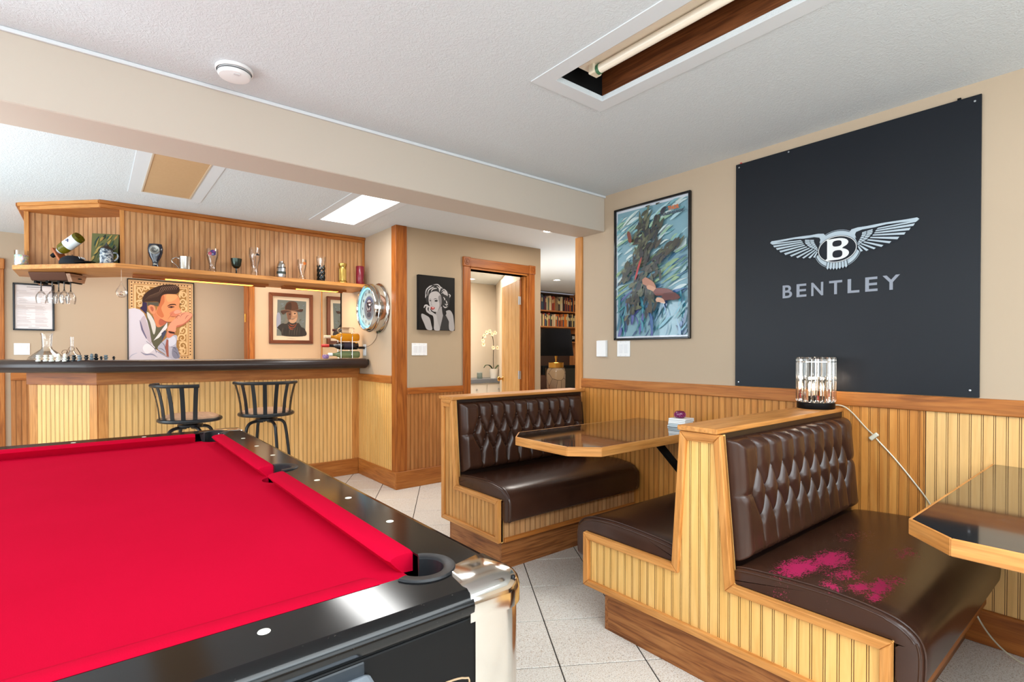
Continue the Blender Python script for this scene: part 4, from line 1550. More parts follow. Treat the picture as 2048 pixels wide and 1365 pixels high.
# beer tap handle
o = thing('tap_handle', 'dark navy beer tap handle with a round silver medallion', 'tap handle', (0.392, YS_, ZS), R(-20))
NAVYG = P('navy_lacquer', (18, 26, 44), 0.15, coat=0.6)
rings = []
for z, a, b in ((0, 0.024, 0.02), (0.012, 0.024, 0.02), (0.03, 0.019, 0.016), (0.055, 0.024, 0.018), (0.085, 0.040, 0.022), (0.12, 0.051, 0.026), (0.15, 0.053, 0.027), (0.176, 0.047, 0.025), (0.186, 0.044, 0.022), (0.187, 0.01, 0.008)):
    rings.append([(a * math.cos(t_), b * math.sin(t_), z) for t_ in np.linspace(0, 2 * PI, 25)[:-1]])
MB().loft(rings).build('grip', NAVYG, o, smooth=R(50))
m = MB(Matrix.Translation((0.002, -0.026, 0.140)) @ Matrix.Rotation(R(90), 4, 'X'))
m.lathe([(0.036, -0.004), (0.036, 0.003), (0.032, 0.005), (0.029, 0.003), (0, 0.003)], 28)
md = m.build('medallion', P('antique_silver', (140, 138, 132), 0.4, 0.8), o, smooth=R(40))
m = MB(Matrix.Translation((0.002, -0.0295, 0.140)) @ Matrix.Rotation(R(90), 4, 'X'))
for k in range(3):
    pts = [(0.006 * k + 0.007 + 0.0 * i, 0, 0) for i in range(2)]
    m.tube([((0.007 + 0.006 * k) * math.cos(a + k), (0.007 + 0.006 * k) * math.sin(a + k), 0.0) for a in np.linspace(0, 4.4, 14)], 0.0017, 5)
m.build('relief_swirl', BLACKMATTE, md)
MB().lathe([(0.012, 0.0), (0.012, 0.006), (0, 0.007)], 12, (0, -0.014, 0.022)).build('neck_badge', IVORY, o)

# silver mug
o = thing('tankard', 'polished silver tankard with a scrolled handle', 'mug', (0.592, YS_, ZS), R(-12))
lathe_obj('cup', [(0, 0), (0.047, 0), (0.049, 0.003), (0.044, 0.008), (0.044, 0.05), (0.047, 0.10), (0.0475, 0.108), (0.0455, 0.108), (0.043, 0.06), (0.042, 0.012), (0, 0.012)], CHROME, o)
MB().tube(cr([(-0.044, 0, 0.092), (-0.062, 0, 0.098), (-0.086, 0, 0.085), (-0.090, 0, 0.066), (-0.070, 0, 0.045), (-0.050, 0, 0.022), (-0.046, 0, 0.012)], False), 0.0045, 8).build('handle', CHROME, o, smooth=True)


def weizen(label, x, h, rt, rw, badge_col, badge_h, kind='band'):
    o = thing('beer_glass', label, 'glass', (x, YS_, ZS), R(-15), 'beer glasses on the display shelf')
    prof = [(0.032, 0.0), (0.034, 0.006), (rw, 0.20 * h), (rw * 1.02, 0.34 * h), (rt * 0.88, 0.62 * h), (rt, 0.80 * h), (rt * 0.96, h)]
    pr = cr(prof, False, 3)
    lathe_obj('glass', vessel(pr, 0.002, 0.022), GLASS, o, smooth=R(60))
    art = MB()
    n_ = 12
    for (da, dz, sz, ci) in badge_col:
        pts = []
        for t_ in np.linspace(0, 2 * PI, n_ + 1)[:-1]:
            z = badge_h + dz + sz * math.sin(t_)
            rr = float(np.interp(z, [p[1] for p in pr], [p[0] for p in pr])) + 0.0008
            a = R(-78) + da + sz * math.cos(t_) / rr
            pts.append((rr * math.cos(a), rr * math.sin(a), z))
        c0 = tuple(np.mean(np.array(pts), axis=0))
        art.add(pts + [c0], [(i, (i + 1) % n_, n_) for i in range(n_)], 0, lin(ci))
    art.build('printed_badge', PRINT, o, fix=False)
    return o


weizen('curved beer glass with a purple and red printed badge', 0.787, 0.198, 0.046, 0.026, [(0, 0, 0.024, (70, 60, 120)), (-0.5, -0.008, 0.014, (190, 70, 80)), (0.15, 0.012, 0.010, (120, 70, 140))], 0.160)
weizen('tall slender beer glass with a small dark printed emblem', 1.115, 0.245, 0.048, 0.026, [(0.25, 0, 0.010, (40, 42, 46)), (0.55, -0.003, 0.007, (44, 46, 50))], 0.185)
weizen('stemmed beer glass with an orange printed badge', 1.515, 0.190, 0.040, 0.022, [(0.35, 0, 0.014, (206, 120, 50)), (0.6, 0.004, 0.009, (170, 80, 40))], 0.150)

# dark green goblet
o = thing('goblet', 'small dark pewter-green goblet on a knobbed stem', 'goblet', (0.968, YS_, ZS))
lathe_obj('bowl', [(0.006, 0.052), (0.020, 0.056), (0.034, 0.075), (0.041, 0.11), (0.044, 0.136), (0.0415, 0.136), (0.038, 0.11), (0.030, 0.078), (0, 0.064)], P('dark_pewter_green', (62, 72, 66), 0.25, 0.9), o)
lathe_obj('stem', [(0, 0), (0.028, 0), (0.028, 0.003), (0.008, 0.008), (0.005, 0.014), (0.008, 0.02), (0.005, 0.027), (0.008, 0.034), (0.005, 0.042), (0.007, 0.052), (0, 0.052)], PEWTER, o, 16)

# steel shaker
o = thing('cocktail_shaker', 'short brushed steel shaker with dark bands', 'shaker', (1.334, YS_, ZS))
lathe_obj('body', [(0, 0), (0.034, 0), (0.037, 0.006), (0.038, 0.09), (0.036, 0.094), (0, 0.094)], NICKEL, o)
lathe_obj('lid', [(0.0365, 0.0945), (0.036, 0.118), (0.030, 0.136), (0.022, 0.142), (0.021, 0.152), (0, 0.153)], CHROME, o)
lathe_obj('band', [(0.0375, 0.038), (0.0392, 0.039), (0.0392, 0.060), (0.0375, 0.061)], P('dark_green_band', (52, 62, 54), 0.4), o)
lathe_obj('seal_ring', [(0.036, 0.092), (0.0388, 0.092), (0.0388, 0.097), (0.036, 0.097)], BLACKMATTE, o)

# glass in a dragon-scaled pewter sleeve
o = thing('pewter_sleeve_glass', 'tall glass in a twisted dark pewter sleeve', 'glass', (1.690, YS_, ZS))
lathe_obj('glass', vessel([(0.024, 0.0), (0.026, 0.01), (0.029, 0.12), (0.036, 0.16), (0.042, 0.20), (0.044, 0.235)], 0.002, 0.012), GLASS, o)
m = MB()
for k in range(5):
    a0 = 2 * PI * k / 5
    m.tube([((0.029 + 0.004 * s_) * math.cos(a0 + 4.2 * s_), (0.029 + 0.004 * s_) * math.sin(a0 + 4.2 * s_), 0.008 + 0.145 * s_) for s_ in np.linspace(0, 1, 16)], [0.010 - 0.004 * s_ for s_ in np.linspace(0, 1, 16)], 7)
m.lathe([(0.040, 0), (0.040, 0.008), (0.030, 0.016), (0.026, 0.016), (0.026, 0)], 20)
m.build('twisted_sleeve', P('black_pewter', (44, 50, 52), 0.3, 0.9), o, smooth=True)

# gold candle holder, red candle
o = thing('candle_holder', 'ornate antique gold column candle holder', 'candle holder', (1.897, YS_, ZS))
prof = [(0, 0), (0.043, 0), (0.044, 0.012), (0.036, 0.022), (0.031, 0.032), (0.030, 0.135), (0.034, 0.150), (0.031, 0.158), (0.038, 0.172), (0.040, 0.192), (0.034, 0.196), (0.030, 0.180), (0, 0.178)]
lathe_obj('column', prof, GOLD, o, 24)
m = MB()
for k in range(10):
    a = 2 * PI * k / 10
    m.tube([(0.030 * math.cos(a), 0.030 * math.sin(a), 0.03), (0.0305 * math.cos(a), 0.0305 * math.sin(a), 0.14)], 0.0045, 6)
    m.lathe([(0, -0.006), (0.006, 0), (0, 0.006)], 6, (0.040 * math.cos(a), 0.040 * math.sin(a), 0.018))
m.build('ornament', GOLD, o, smooth=True)
o = thing('pillar_candle', 'thick crimson pillar candle at the wall end of the display shelf', 'candle', (2.075, YS_ + 0.005, ZS))
lathe_obj('wax', [(0, 0), (0.038, 0), (0.040, 0.003), (0.040, 0.182), (0.037, 0.186), (0.028, 0.182), (0, 0.180)], P('crimson_wax', (122, 18, 40), 0.35, coat=0.3), o)
MB().tube([(0, 0, 0.179), (0.001, 0, 0.19)], 0.0012, 5).build('wick', BLACKMATTE, o)
m = MB()
for k in range(5):
    a = R(-70 + 9 * k)
    m.tube([(0.0405 * math.cos(a), 0.0405 * math.sin(a), 0.03 + 0.012 * k), (0.0405 * math.cos(a + 0.18), 0.0405 * math.sin(a + 0.18), 0.06 + 0.014 * k)], [0.004, 0.0015], 5)
m.build('leaf_relief', P('faded_green_wax', (98, 66, 44), 0.5), o, smooth=True)

# ------------------------------------------------------------------ hanging glass rack with wine glasses, and glass drop
RKX, RKY = -0.205, 5.56
RK = thing('glass_rack', 'dark copper-brown hanging wine glass rack under the display shelf corner', 'glass rack', (RKX, RKY, 1.8915), R(-38))
COPPER = P('dark_copper', (92, 60, 46), 0.3, 0.7)
m = MB()
prof = [(-0.09, -0.001), (0.09, -0.001), (0.082, -0.012), (0.06, -0.060), (0.055, -0.066), (-0.055, -0.066), (-0.062, -0.060), (-0.085, -0.012)]
m.prism(prof, -0.17, 0.12, 'x')
m.build('hood', COPPER, RK, bevel=0.003)
m = MB().prism([(-0.085, -0.012), (0.085, -0.012), (0.06, -0.075), (-0.06, -0.075)], 0.121, 0.155, 'x')
m.build('end_board', wood('aged_board', (120, 84, 62), (156, 118, 92), (184, 148, 122), 'y'), RK, bevel=0.002)
MB().tube([(0.155, 0.0, -0.045), (0.182, -0.004, -0.047)], [0.005, 0.003], 8).build('peg', BLACKMATTE, RK)
for k in range(4):
    x = -0.16 + 0.092 * k
    MB().box(x, -0.05, -0.082, x + 0.022, 0.06, -0.0665).build('rail', BLACKMATTE, RK, bevel=0.002)


def wine_glass(label, x, y, rz=0):
    # hangs upside down by its foot; local z=0 at the underside of the rail level
    c, s_ = math.cos(R(-38)), math.sin(R(-38))
    o = thing('wine_glass', label, 'wine glass', (RKX + x * c - y * s_, RKY + x * s_ + y * c, 1.8255), 0, 'wine glasses hanging from the rack')
    lathe_obj('foot', [(0, 0), (0.031, 0), (0.031, -0.002), (0.006, -0.006), (0, -0.006)], GLASS, o, 20)
    lathe_obj('stem', [(0.006, -0.0065), (0.0042, -0.012), (0.004, -0.066), (0.008, -0.076), (0, -0.077)], P('smoky_stem', (36, 30, 28), 0.1, coat=0.5) if 'smoky_stem' not in bpy.data.materials else bpy.data.materials['smoky_stem'], o, 12)
    lathe_obj('bowl', [(0.008, -0.0765), (0.020, -0.088), (0.033, -0.112), (0.036, -0.135), (0.033, -0.158), (0.029, -0.176), (0.0275, -0.176), (0.031, -0.157), (0.034, -0.135), (0.031, -0.113), (0.018, -0.090), (0, -0.079)], GLASS, o, 24)
    return o


for k, (x, y) in enumerate(((-0.126, -0.02), (-0.034, -0.025), (-0.034, 0.035), (0.058, -0.022), (0.058, 0.04))):
    wine_glass('clear wine glass hanging upside down, %s from the certificate side of the rack' % ORD[k], x, y)
o = thing('glass_drop', 'clear teardrop glass ornament hanging below the shelf corner', 'ornament', (0.177, 5.02, 1.892))
MB().tube([(0, 0, -0.0005), (0, 0, -0.085)], 0.0008, 5).build('thread', IVORY, o)
lathe_obj('drop', [(0, -0.085), (0.003, -0.090), (0.006, -0.105), (0.016, -0.128), (0.030, -0.150), (0.038, -0.172), (0.034, -0.196), (0.020, -0.211), (0, -0.215)], GLASS, o, 24, R(60))
lathe_obj('crystal', [(0, -0.165), (0.014, -0.178), (0.016, -0.190), (0, -0.204)], CRYSTAL, o, 6)

# ------------------------------------------------------------------ things on the bar
ZC = 1.188
o = thing('decanter', 'wide-based clear glass decanter behind the white chess pieces', 'decanter', (-0.286, 5.62, ZC))
lathe_obj('glass', vessel([(0.10, 0.0), (0.122, 0.008), (0.110, 0.030), (0.060, 0.075), (0.036, 0.095), (0.031, 0.12), (0.036, 0.20), (0.041, 0.222)], 0.003, 0.01), GLASS, o, 36, R(60))
o = thing('small_decanter', 'small clear glass decanter with metal spectacles leaning on it', 'decanter', (-0.126, 5.38, ZC))
lathe_obj('glass', vessel([(0.050, 0.0), (0.062, 0.010), (0.052, 0.038), (0.026, 0.060), (0.013, 0.085), (0.010, 0.13), (0.012, 0.190)], 0.0025, 0.01), GLASS, o, 28, R(60))
o = thing('spectacles', 'brown wire spectacles propped against the small decanter', 'spectacles', (-0.128, 5.28, ZC), R(-30))
BRN = P('tortoise_brown', (92, 56, 32), 0.3)
Mt = Matrix.Translation((0, 0.0, 0.055)) @ Matrix.Rotation(R(-28), 4, 'Y')
m = MB(Mt)
for s_ in (-1, 1):
    m.tube([(s_ * 0.026 + 0.021 * math.cos(a), -0.012, 0.03 + 0.017 * math.sin(a)) for a in np.linspace(0, 2 * PI, 21)[:-1]], 0.0016, 6, True)
m.tube([(-0.006, -0.012, 0.034), (0, -0.012, 0.037), (0.006, -0.012, 0.034)], 0.0014, 6)
m.build('rims', BRN, o, smooth=True)
MB().tube([(-0.022, -0.008, 0.075), (-0.045, 0.01, 0.040), (-0.070, 0.02, 0.004)], 0.003, 6).build('temple', BRN, o, smooth=True)
MB().tube([(0.040, -0.008, 0.105), (0.050, 0.02, 0.060), (0.052, 0.035, 0.004)], 0.0025, 6).build('temple', BRN, o, smooth=True)
# onyx chess pieces in a row
ONW = P('white_onyx', (226, 230, 222), 0.25)
ONB = P('grey_black_onyx', (30, 36, 40), 0.2)
ONL = P('light_grey_onyx', (110, 124, 132), 0.2)
CP1 = [(0, 0), (0.015, 0), (0.016, 0.008), (0.009, 0.014), (0.009, 0.019), (0.0145, 0.024), (0.0145, 0.031), (0.008, 0.035), (0.0125, 0.041), (0.0125, 0.047), (0, 0.049)]
CP2 = [(0, 0), (0.016, 0), (0.016, 0.007), (0.010, 0.012), (0.014, 0.018), (0.014, 0.025), (0.007, 0.030), (0.013, 0.037), (0.009, 0.047), (0.011, 0.052), (0.004, 0.058), (0, 0.060)]
CP3 = [(0, 0), (0.015, 0), (0.016, 0.006), (0.006, 0.012), (0.006, 0.019), (0.012, 0.026), (0.006, 0.032), (0.008, 0.037), (0, 0.040)]
me_cache = {}
row = [(-0.309, CP1, ONW), (-0.268, CP1, ONW), (-0.234, CP1, ONW), (-0.196, CP2, ONW), (-0.158, CP2, ONW), (-0.137, CP3, ONB), (-0.107, CP1, ONB), (-0.074, CP1, ONL), (-0.036, CP1, ONB), (-0.004, CP2, ONL), (0.022, CP2, ONB), (0.052, CP3, ONB), (0.080, CP1, ONL), (0.128, CP3, ONB)]
kw = kd = 0
for x, pf, mt in row:
    key = (id(pf), mt.name)
    if key not in me_cache:
        me_cache[key] = MB().lathe(pf, 16).mesh('chess_piece', mt, smooth=R(35))
    if mt is ONW:
        lab = 'white onyx chess piece, %s from the decanter end of the row on the bar' % ORD[kw]; kw += 1
    else:
        lab = '%s onyx chess piece, %s dark one after the white pieces on the bar' % ('light grey' if mt is ONL else 'black', ORD[kd]); kd += 1
    y = 5.055 + 0.012 * math.sin(x * 90)
    if x < -0.09:
        y += max(0, (-0.09 - x)) * 0.9
        x -= max(0, (-0.09 - x)) * 0.03
    tag(link('chess_piece', me_cache[key], None, (x, y, ZC)), lab, 'chess piece', 'onyx chess pieces in a row on the bar')
# votive on a white coaster
o = tag(MB().box(-0.052, -0.045, 0, 0.052, 0.045, 0.009).build('coaster', WHITEC, None, bevel=0.002, loc=(1.775, 5.115, ZC)), 'white square coaster under the lilac votive on the bar', 'coaster')


def votive(label, loc, col, s_=1.0, dot=(220, 190, 210)):
    o = thing('votive_holder', label, 'candle holder', loc)
    lathe_obj('cup', [(r * s_, z * s_) for r, z in [(0, 0), (0.024, 0), (0.032, 0.008), (0.034, 0.022), (0.031, 0.034), (0.026, 0.041), (0.024, 0.041), (0.028, 0.03), (0.028, 0.012), (0, 0.008)]], P('votive_glass', col, 0.15, coat=0.5), o)
    m = MB()
    for j, z in enumerate((0.012, 0.020, 0.028)):
        for k in range(14):
            a = 2 * PI * (k + 0.5 * (j % 2)) / 14
            rr = (0.0335, 0.0345, 0.0335)[j] * s_
            m.lathe([(0, -0.0028 * s_), (0.0028 * s_, 0), (0, 0.0028 * s_)], 5, (rr * math.cos(a), rr * math.sin(a), z * s_))
    m.build('mosaic_dots', P('votive_dots', dot, 0.2, coat=0.5), o)
    return o


votive('lilac mosaic votive candle holder on the bar beside the wine rack', (1.775, 5.115, ZC + 0.0095), (120, 90, 140), 0.95, (186, 160, 200))
tag(MB().lathe([(0, 0), (0.010, 0), (0.011, 0.008), (0, 0.010)], 12).build('token', P('tan_cap', (206, 170, 120), 0.4), None, loc=(1.858, 5.08, ZC)), 'small tan round token on the bar between votive and wine rack', 'token')

# wine rack with four bottles lying across the bar end
WRX, WRY = 1.90, 5.135
o = thing('wine_rack', 'chrome wire wine rack at the wall end of the bar', 'wine rack', (WRX, WRY, ZC))
for xx in (0.02, 0.13):
    m = MB()
    for k, zc_ in enumerate((0.048, 0.135, 0.222)):
        m.tube([(xx + 0.004 * k, 0.0425 * math.cos(a), zc_ + 0.0435 * math.sin(a)) for a in np.linspace(0, 2 * PI, 25)[:-1]], 0.0026, 6, True)
    m.build('wire_hoop', CHROME, o, smooth=True)
for yy in (-0.046, 0.046):
    MB().tube([(-0.02, yy, 0.003), (0.18, yy, 0.003)], 0.003, 6).build('foot_bar', CHROME, o, smooth=True)
    MB().tube([(0.02, yy * 0.96, 0.004), (0.02, yy * 0.94, 0.222)], 0.0026, 6).build('upright', CHROME, o, smooth=True)
    MB().tube([(0.135, yy * 0.96, 0.004), (0.135, yy * 0.94, 0.222)], 0.0026, 6).build('upright', CHROME, o, smooth=True)


def lying_bottle(label, z, x0, glass, cap, dx=0.0, r=0.038, neck=0.11, label_col=None, dy=0.0):
    o = thing('wine_bottle', label, 'bottle', (WRX + dx, WRY + dy, ZC + z), 0, 'wine bottles lying in the rack')
    M_ = Matrix.Rotation(R(-90), 4, 'Y')      # local z -> -x : neck towards -X
    m = MB(M_)
    pr = [(0, -0.20), (r * 0.9, -0.20), (r, -0.19), (r, -0.02), (r * 0.86, 0.005), (r * 0.45, 0.035), (0.0145, 0.055), (0.0135, 0.055 + neck * 0.5), (0, 0.055 + neck * 0.5)]
    m.lathe(pr, 24)
    m.build('bottle_glass', glass, o, smooth=R(40))
    m = MB(M_)
    m.lathe([(0.0138, 0.055 + neck * 0.35), (0.0155, 0.055 + neck * 0.36), (0.0155, 0.06 + neck), (0.013, 0.063 + neck), (0, 0.063 + neck)], 16)
    m.build('capsule', cap, o, smooth=R(40))
    if label_col:
        m = MB(M_)
        m.lathe([(r + 0.0003, -0.15), (r + 0.0008, -0.15), (r + 0.0008, -0.05), (r + 0.0003, -0.05)], 24)
        m.build('label', P('bottle_label', label_col, 0.6), o, smooth=True)
    return o


lying_bottle('pale green glass bottle with white cap lying lowest in the wine rack', 0.048, 0, GLASS_PALE, WHITEP, 0.02, 0.036, 0.05)
lying_bottle('dark red wine bottle with red capsule lying in the middle of the wine rack', 0.135, 0, GLASS_DARK, P('red_capsule', (188, 40, 32), 0.35), 0.005, 0.038, 0.10, (40, 30, 46))
lying_bottle('golden wine bottle with green glass neck and cork, topmost in the wine rack', 0.222, 0, GLASS_AMBER, P('cork', (212, 188, 160), 0.7), 0.015, 0.040, 0.085)
o = thing('flat_bottle', 'large clear bottle lying on top of the wine rack', 'bottle', (WRX + 0.04, WRY, ZC + 0.290))
M_ = Matrix.Rotation(R(-90), 4, 'Y')
m = MB(M_)
m.lathe([(0, -0.13), (0.026, -0.13), (0.031, -0.12), (0.031, 0.01), (0.022, 0.03), (0.011, 0.04), (0.011, 0.065), (0, 0.065)], 20)
m.build('bottle_glass', GLASS, o, smooth=R(40))
m = MB(M_)
m.lathe([(0.012, 0.062), (0.0125, 0.063), (0.0125, 0.088), (0, 0.09)], 14)
m.build('stopper', P('dark_stopper', (66, 26, 22), 0.4), o)
m = MB(M_)
m.lathe([(0.0315, -0.09), (0.0318, -0.09), (0.0318, -0.02), (0.0315, -0.02)], 20, a0=0.4, a1=2.4)
m.build('label', P('tan_label', (206, 176, 140), 0.6), o, fix=False)

# ------------------------------------------------------------------ pictures and signs
def on_right(name, label, cat, y, z, group=None):      # hung on the right wall: local x runs towards the camera side (-Y)
    return thing(name, label, cat, (XR - 0.0005, y, z), R(-90), group)


# black car-maker panel
BP = on_right('sign_panel', 'large black panel with a silver winged emblem and lettering on the beige wall', 'sign', 1.585, 1.0575)
t = NT('satin_black_panel')
n_ = t.noise(t.coords(), 300, 2, 0.6)
t.l(t.mix(n_, lin((15, 19, 26)), lin((19, 24, 32))), t.b.inputs['Base Color'])
t.b.inputs['Roughness'].default_value = 0.42
t.b.inputs['Specular IOR Level'].default_value = 0.28
t.bump(n_, 0.06, 0.0005)
PW, PH = 1.095, 1.305
MB().box(0, -0.012, 0, PW, 0, PH).build('panel', t.m, BP, bevel=0.0015)
for (x, z) in ((0.022, 0.022), (PW - 0.03, 0.03), (0.02, PH - 0.02), (PW - 0.022, PH - 0.025), (0.30, PH - 0.012)):
    MB(Matrix.Translation((x, -0.012, z)) @ Matrix.Rotation(R(90), 4, 'X')).lathe([(0.005, 0), (0.004, 0.002), (0, 0.0025)], 10).build('screw', NICKEL, BP)
MB(Matrix.Translation((1.02, -0.012, PH))).box(-0.006, 0, 0, 0.006, 0.01, 0.008).build('clip', BLACKMATTE, BP)
MB(Matrix.Translation((0.03, -0.012, PH))).box(-0.004, 0, 0, 0.004, 0.01, 0.006).build('clip', P('red_clip', (190, 40, 40), 0.4), BP)
ox, oz = 1.585 - 1.0365, -1.0575
SIL, SIL2, DRK, EDG = (176, 190, 200), (224, 226, 226), (28, 32, 39), (150, 162, 172)
em = Art(-0.0122, 0.00006, lambda p: (p[0] + ox, p[1] + oz))
cx, cz = -0.006, 1.7815
em.poly([(cx + 0.108 * math.cos(a), cz + 0.0985 * math.sin(a)) for a in np.linspace(0, 2 * PI, 49)[:-1]], EDG)
em.poly([(cx + 0.1055 * math.cos(a), cz + 0.096 * math.sin(a)) for a in np.linspace(0, 2 * PI, 49)[:-1]], DRK)
em.poly([(cx + 0.102 * math.cos(a), cz + 0.0925 * math.sin(a)) for a in np.linspace(0, 2 * PI, 49)[:-1]], SIL)
ARM = [(0.0477, 1.859), (0.0578, 1.8717), (0.0844, 1.8762), (0.1236, 1.8755), (0.1587, 1.8771), (0.1961, 1.8780), (0.2357, 1.8775), (0.2803, 1.8768), (0.325, 1.8774), (0.3336, 1.868), (0.318, 1.8623), (0.2597, 1.8667), (0.2054, 1.8687), (0.1713, 1.8654), (0.1587, 1.8632), (0.1042, 1.8621), (0.0779, 1.8548), (0.0729, 1.8432), (0.078, 1.8253), (0.0646, 1.8351), (0.0528, 1.8467)]
FEATH = [[(0.1713, 1.8581), (0.3307, 1.8652), (0.3194, 1.857), (0.1645, 1.852)], [(0.1626, 1.8487), (0.3166, 1.8516), (0.3109, 1.8407), (0.1595, 1.8426)], [(0.1573, 1.8386), (0.3009, 1.8347), (0.2952, 1.8237), (0.1551, 1.8334)], [(0.151, 1.8295), (0.2821, 1.8169), (0.2763, 1.8066), (0.1479, 1.8238)], [(0.1415, 1.8191), (0.2571, 1.7999), (0.2498, 1.789), (0.1367, 1.8143)], [(0.1304, 1.8099), (0.2257, 1.7837), (0.2182, 1.7752), (0.1239, 1.8054)], [(0.1149, 1.8021), (0.1936, 1.7708), (0.1859, 1.7631), (0.1094, 1.7979)], [(0.1029, 1.7952), (0.1625, 1.7621), (0.1546, 1.7564), (0.098, 1.7914)], [(0.0947, 1.7886), (0.1323, 1.7575), (0.1226, 1.7527), (0.0915, 1.7855)], [(0.0898, 1.7837), (0.108, 1.7563), (0.0982, 1.7531), (0.0855, 1.7806)]]
for sgn in (1, -1):
    f = lambda p: (cx + sgn * (p[0] - cx), p[1])
    back = [f(p) for p in [(0.06, 1.864), (0.10, 1.8785), (0.334, 1.8795), (0.337, 1.866), (0.318, 1.838), (0.30, 1.819), (0.258, 1.783), (0.195, 1.758), (0.165, 1.7525), (0.10, 1.7495), (0.082, 1.768), (0.083, 1.80)]]
    em.poly(back, DRK)
    em.poly([f(p) for p in ARM], SIL)
    for q in FEATH:
        em.poly([f(p) for p in q], SIL)
    for row, (n_, r0, r1) in enumerate(((9, 0.62, 0.98), (8, 0.30, 0.58))):
        for k in range(n_):
            s0, s1 = (k + 0.12) / n_, (k + 0.88) / n_
            def W_(s_, r_):
                a = np.array([(0.150, 1.857), (0.150, 1.838), (0.128, 1.812), (0.098, 1.795), (0.088, 1.785)])
                c = np.array([(0.085, 1.845), (0.084, 1.835), (0.082, 1.822), (0.082, 1.806), (0.083, 1.79)])
                i = s_ * 4
                pa = np.array([np.interp(i, range(5), a[:, j]) for j in (0, 1)])
                pc = np.array([np.interp(i, range(5), c[:, j]) for j in (0, 1)])
                return f(tuple(pc + (pa - pc) * r_))
            em.poly([W_(s0, r0), W_(s0, r1), W_(s1, r1), W_(s1, r0)], SIL)
for k in range(7):
    u = (k - 3) * 0.0142
    xx = cx - 0.001 + u
    em.poly([(xx * 0.9 - 0.0075, 1.722 - 0.2 * abs(u) * 0), (xx * 0.9 + 0.0075, 1.722), (xx + 0.0085, 1.685 + 0.12 * abs(u)), (xx, 1.672 + 0.14 * abs(u)), (xx - 0.0085, 1.685 + 0.12 * abs(u))], DRK)
    em.poly([(xx * 0.9 - 0.0048, 1.722), (xx * 0.9 + 0.0048, 1.722), (xx + 0.0058, 1.686 + 0.12 * abs(u)), (xx, 1.676 + 0.14 * abs(u)), (xx - 0.0058, 1.686 + 0.12 * abs(u))], SIL)
for rx, rz_, c in ((0.0905, 0.0690, DRK), (0.0885, 0.0670, SIL2), (0.0855, 0.0640, DRK)):
    em.poly([(cx + rx * math.cos(a), cz + 0.0005 + rz_ * math.sin(a)) for a in np.linspace(0, 2 * PI, 49)[:-1]], c)
bo = [(-0.056, 1.836), (-0.052, 1.8275), (-0.052, 1.738), (-0.058, 1.7345), (-0.057, 1.7275), (-0.004, 1.7275)] + [(-0.004 + 0.0525 * math.cos(a), 1.7565 + 0.029 * math.sin(a)) for a in np.linspace(-PI / 2 + 0.15, 1.05, 12)]
bo += [(0.0165, 1.7835)] + [(-0.006 + 0.0515 * math.cos(a), 1.811 + 0.026 * math.sin(a)) for a in np.linspace(-0.95, PI / 2, 12)] + [(-0.045, 1.837)]
hol = lambda x, z, a_, b_: [(x + a_ * math.copysign(abs(math.cos(q)) ** 0.75, math.cos(q)), z + b_ * math.copysign(abs(math.sin(q)) ** 0.75, math.sin(q))) for q in np.linspace(0, 2 * PI, 21)[:-1]]
em.poly(bo, SIL2, holes=[hol(-0.006, 1.8105, 0.0215, 0.0155), hol(-0.004, 1.7570, 0.0230, 0.0190)])
em.build('winged_emblem', BP)
LTR = P('grey_lettering', (140, 146, 158), 0.5)
x_ = [-0.254, -0.181, -0.100, -0.013, 0.064, 0.142, 0.226]
wd = [0.050, 0.050, 0.058, 0.060, 0.052, 0.052, 0.070]
for ch, xx, w_ in zip('BENTLEY', x_, wd):
    k = (xx + 0.28) / 0.55
    text_obj('letter', ch, 0.098, BP, xx + ox, -0.0125, 1.5835 + oz, LTR, fit=w_, bold=0.0016)

# framed poster: generic painted stand-in
TH = on_right('framed_poster', 'black-framed glossy poster in blue-green paint strokes above the white switches', 'poster', 2.505, 1.343)
TW, THH = 0.622, 0.945
pic_frame(TH, TW, THH, 0.014, 0.022, P('black_poster_frame', (14, 14, 16), 0.2))
a_ = Art(-0.006, 0.00008)
a_.rect(0.01, 0.01, TW - 0.01, THH - 0.01, (206, 212, 222))
X0, X1, Z0, Z1 = 0.026, TW - 0.024, 0.026, THH - 0.030
rs = random.Random(11)
a_.rect(X0, Z0, X1, Z1, (118, 158, 172))
cols_top = [(160, 196, 204), (120, 168, 178), (186, 206, 208), (96, 150, 160), (140, 176, 150), (200, 216, 214)]
cols_mid = [(92, 140, 160), (150, 180, 186), (66, 110, 140), (130, 160, 120), (188, 204, 206), (86, 132, 124)]
cols_low = [(58, 98, 150), (44, 104, 128), (84, 92, 156), (66, 140, 160), (38, 76, 116), (110, 150, 176), (36, 120, 128)]


def clipq(p):
    return (max(X0, min(X1, p[0])), max(Z0, min(Z1, p[1])))


for k in range(260):
    x, z = rs.uniform(X0, X1), rs.uniform(Z0, Z1)
    fz = (z - Z0) / (Z1 - Z0)
    c = rs.choice(cols_top if fz > 0.62 else cols_mid if fz > 0.34 else cols_low)
    L, a = rs.uniform(0.05, 0.18), R(rs.uniform(14, 38) if fz > 0.3 else rs.uniform(30, 120))
    w0 = rs.uniform(0.008, 0.026)
    pts = [(x - L / 2 * math.cos(a), z - L / 2 * math.sin(a)), (x + 0.012 * math.sin(a), z + 0.01), (x + L / 2 * math.cos(a), z + L / 2 * math.sin(a))]
    pl = [clipq(p) for p in stroke(cr(pts, False, 3), [0.004, w0 * .7, w0, w0, w0 * 0.7, w0 * .3, 0.003])]
    a_.poly(pl, c)
